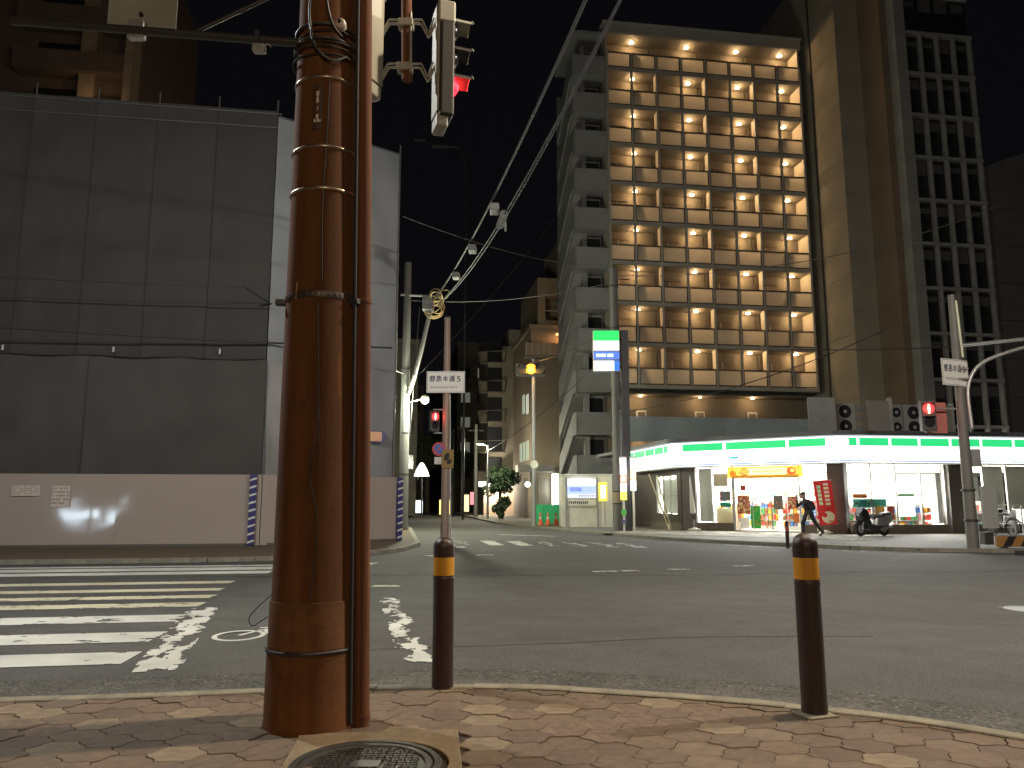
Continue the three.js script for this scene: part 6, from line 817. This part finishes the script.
function bicycle(label, x, z, turn, c) { const b = thing('bicycle', label, 'bicycle', [x, PAV, z], turn, 'bicycles parked by the shop'); const fm = mat(c, 0.4, 0.3), sil = mat([0.6, 0.6, 0.58], 0.3, 0.6);
  for (const wx of [-0.52, 0.52]) { const w = add(b, 'wheel', new THREE.TorusGeometry(0.31, 0.018, 8, 32), M.rubber, wx, 0.33, 0); const sp = []; for (let i = 0; i < 14; i++) sp.push(rodGeo([0, 0, 0], [Math.cos(i * 0.449) * 0.3, Math.sin(i * 0.449) * 0.3, 0], 0.003, 4)); add(w, 'spokes', merge(sp), sil); add(b, 'mudguard', new THREE.TorusGeometry(0.345, 0.012, 6, 20, 2.4), sil, wx, 0.33, 0, 0, 0, wx < 0 ? 0.9 : 0.4); }
  add(b, 'frame', merge([rodGeo([-0.52, 0.33, 0], [-0.05, 0.3, 0], 0.014), rodGeo([-0.05, 0.3, 0], [-0.18, 0.78, 0], 0.016), rodGeo([-0.05, 0.3, 0], [0.36, 0.66, 0], 0.018), rodGeo([-0.12, 0.5, 0], [0.36, 0.76, 0], 0.016), rodGeo([-0.52, 0.33, 0], [-0.15, 0.66, 0], 0.012), rodGeo([0.52, 0.33, 0], [0.34, 0.9, 0], 0.016)]), fm); add(b, 'saddle', boxGeo(0.26, 0.06, 0.16, 0.025), M.black, -0.2, 0.82, 0); add(b, 'handlebar', tubeGeo([[0.14, 1.0, -0.28], [0.32, 1.02, -0.22], [0.34, 0.98, 0], [0.32, 1.02, 0.22], [0.14, 1.0, 0.28]], 0.012, 24, 6), sil);
  const bk = []; for (let i = 0; i < 5; i++) for (const q of [0, 1]) bk.push(q ? new THREE.BoxGeometry(0.3, 0.008, 0.008).translate(0.62, 0.74 + i * 0.05, 0.17) : new THREE.BoxGeometry(0.3, 0.008, 0.008).translate(0.62, 0.74 + i * 0.05, -0.17)); for (const xx of [0.47, 0.77]) for (let i = 0; i < 5; i++) bk.push(new THREE.BoxGeometry(0.008, 0.008, 0.34).translate(xx, 0.74 + i * 0.05, 0)); bk.push(new THREE.BoxGeometry(0.3, 0.01, 0.34).translate(0.62, 0.73, 0)); add(b, 'basket', merge(bk), sil); add(b, 'crank', cylGeo(0.09, 0.09, 0.01, 16), M.darkSteel, -0.05, 0.3, 0.04, 0, Math.PI / 2); rod(b, 'kick_stand', sil, [-0.52, 0.33, 0.06], [-0.62, 0.005, 0.14], 0.009); add(b, 'rear_rack', boxGeo(0.34, 0.02, 0.13), sil, -0.5, 0.7, 0); return b; }
bicycle('silver bicycle with front basket, nearest the grey board by the shop', 18.75, -29.9, rad(200), [0.5, 0.5, 0.5]);
bicycle('bicycle with basket farther right at the edge beside the shop window', 19.7, -30.0, rad(188), [0.35, 0.36, 0.38]);
{ // pale rack behind the bicycles
  const k = thing('bin_rack', 'pale rack with panels against the shop window behind the bicycles', 'rack', [19.6, PAV, -31.6], A); for (const x of [-1.0, 1.0]) for (const z of [-0.2, 0.2]) span(k, 'leg', M.white, x - 0.02, x + 0.02, 0, 1.15, z - 0.02, z + 0.02); for (const y of [0.45, 0.8, 1.13]) span(k, 'shelf', M.white, -1.02, 1.02, y, y + 0.03, -0.22, 0.22); for (let i = 0; i < 3; i++) span(k, 'panel', M.paleGrey, -0.95 + i * 0.65, -0.4 + i * 0.65, 0.5, 0.78, -0.02, 0.02);
}
renderer.render(scene, camera);
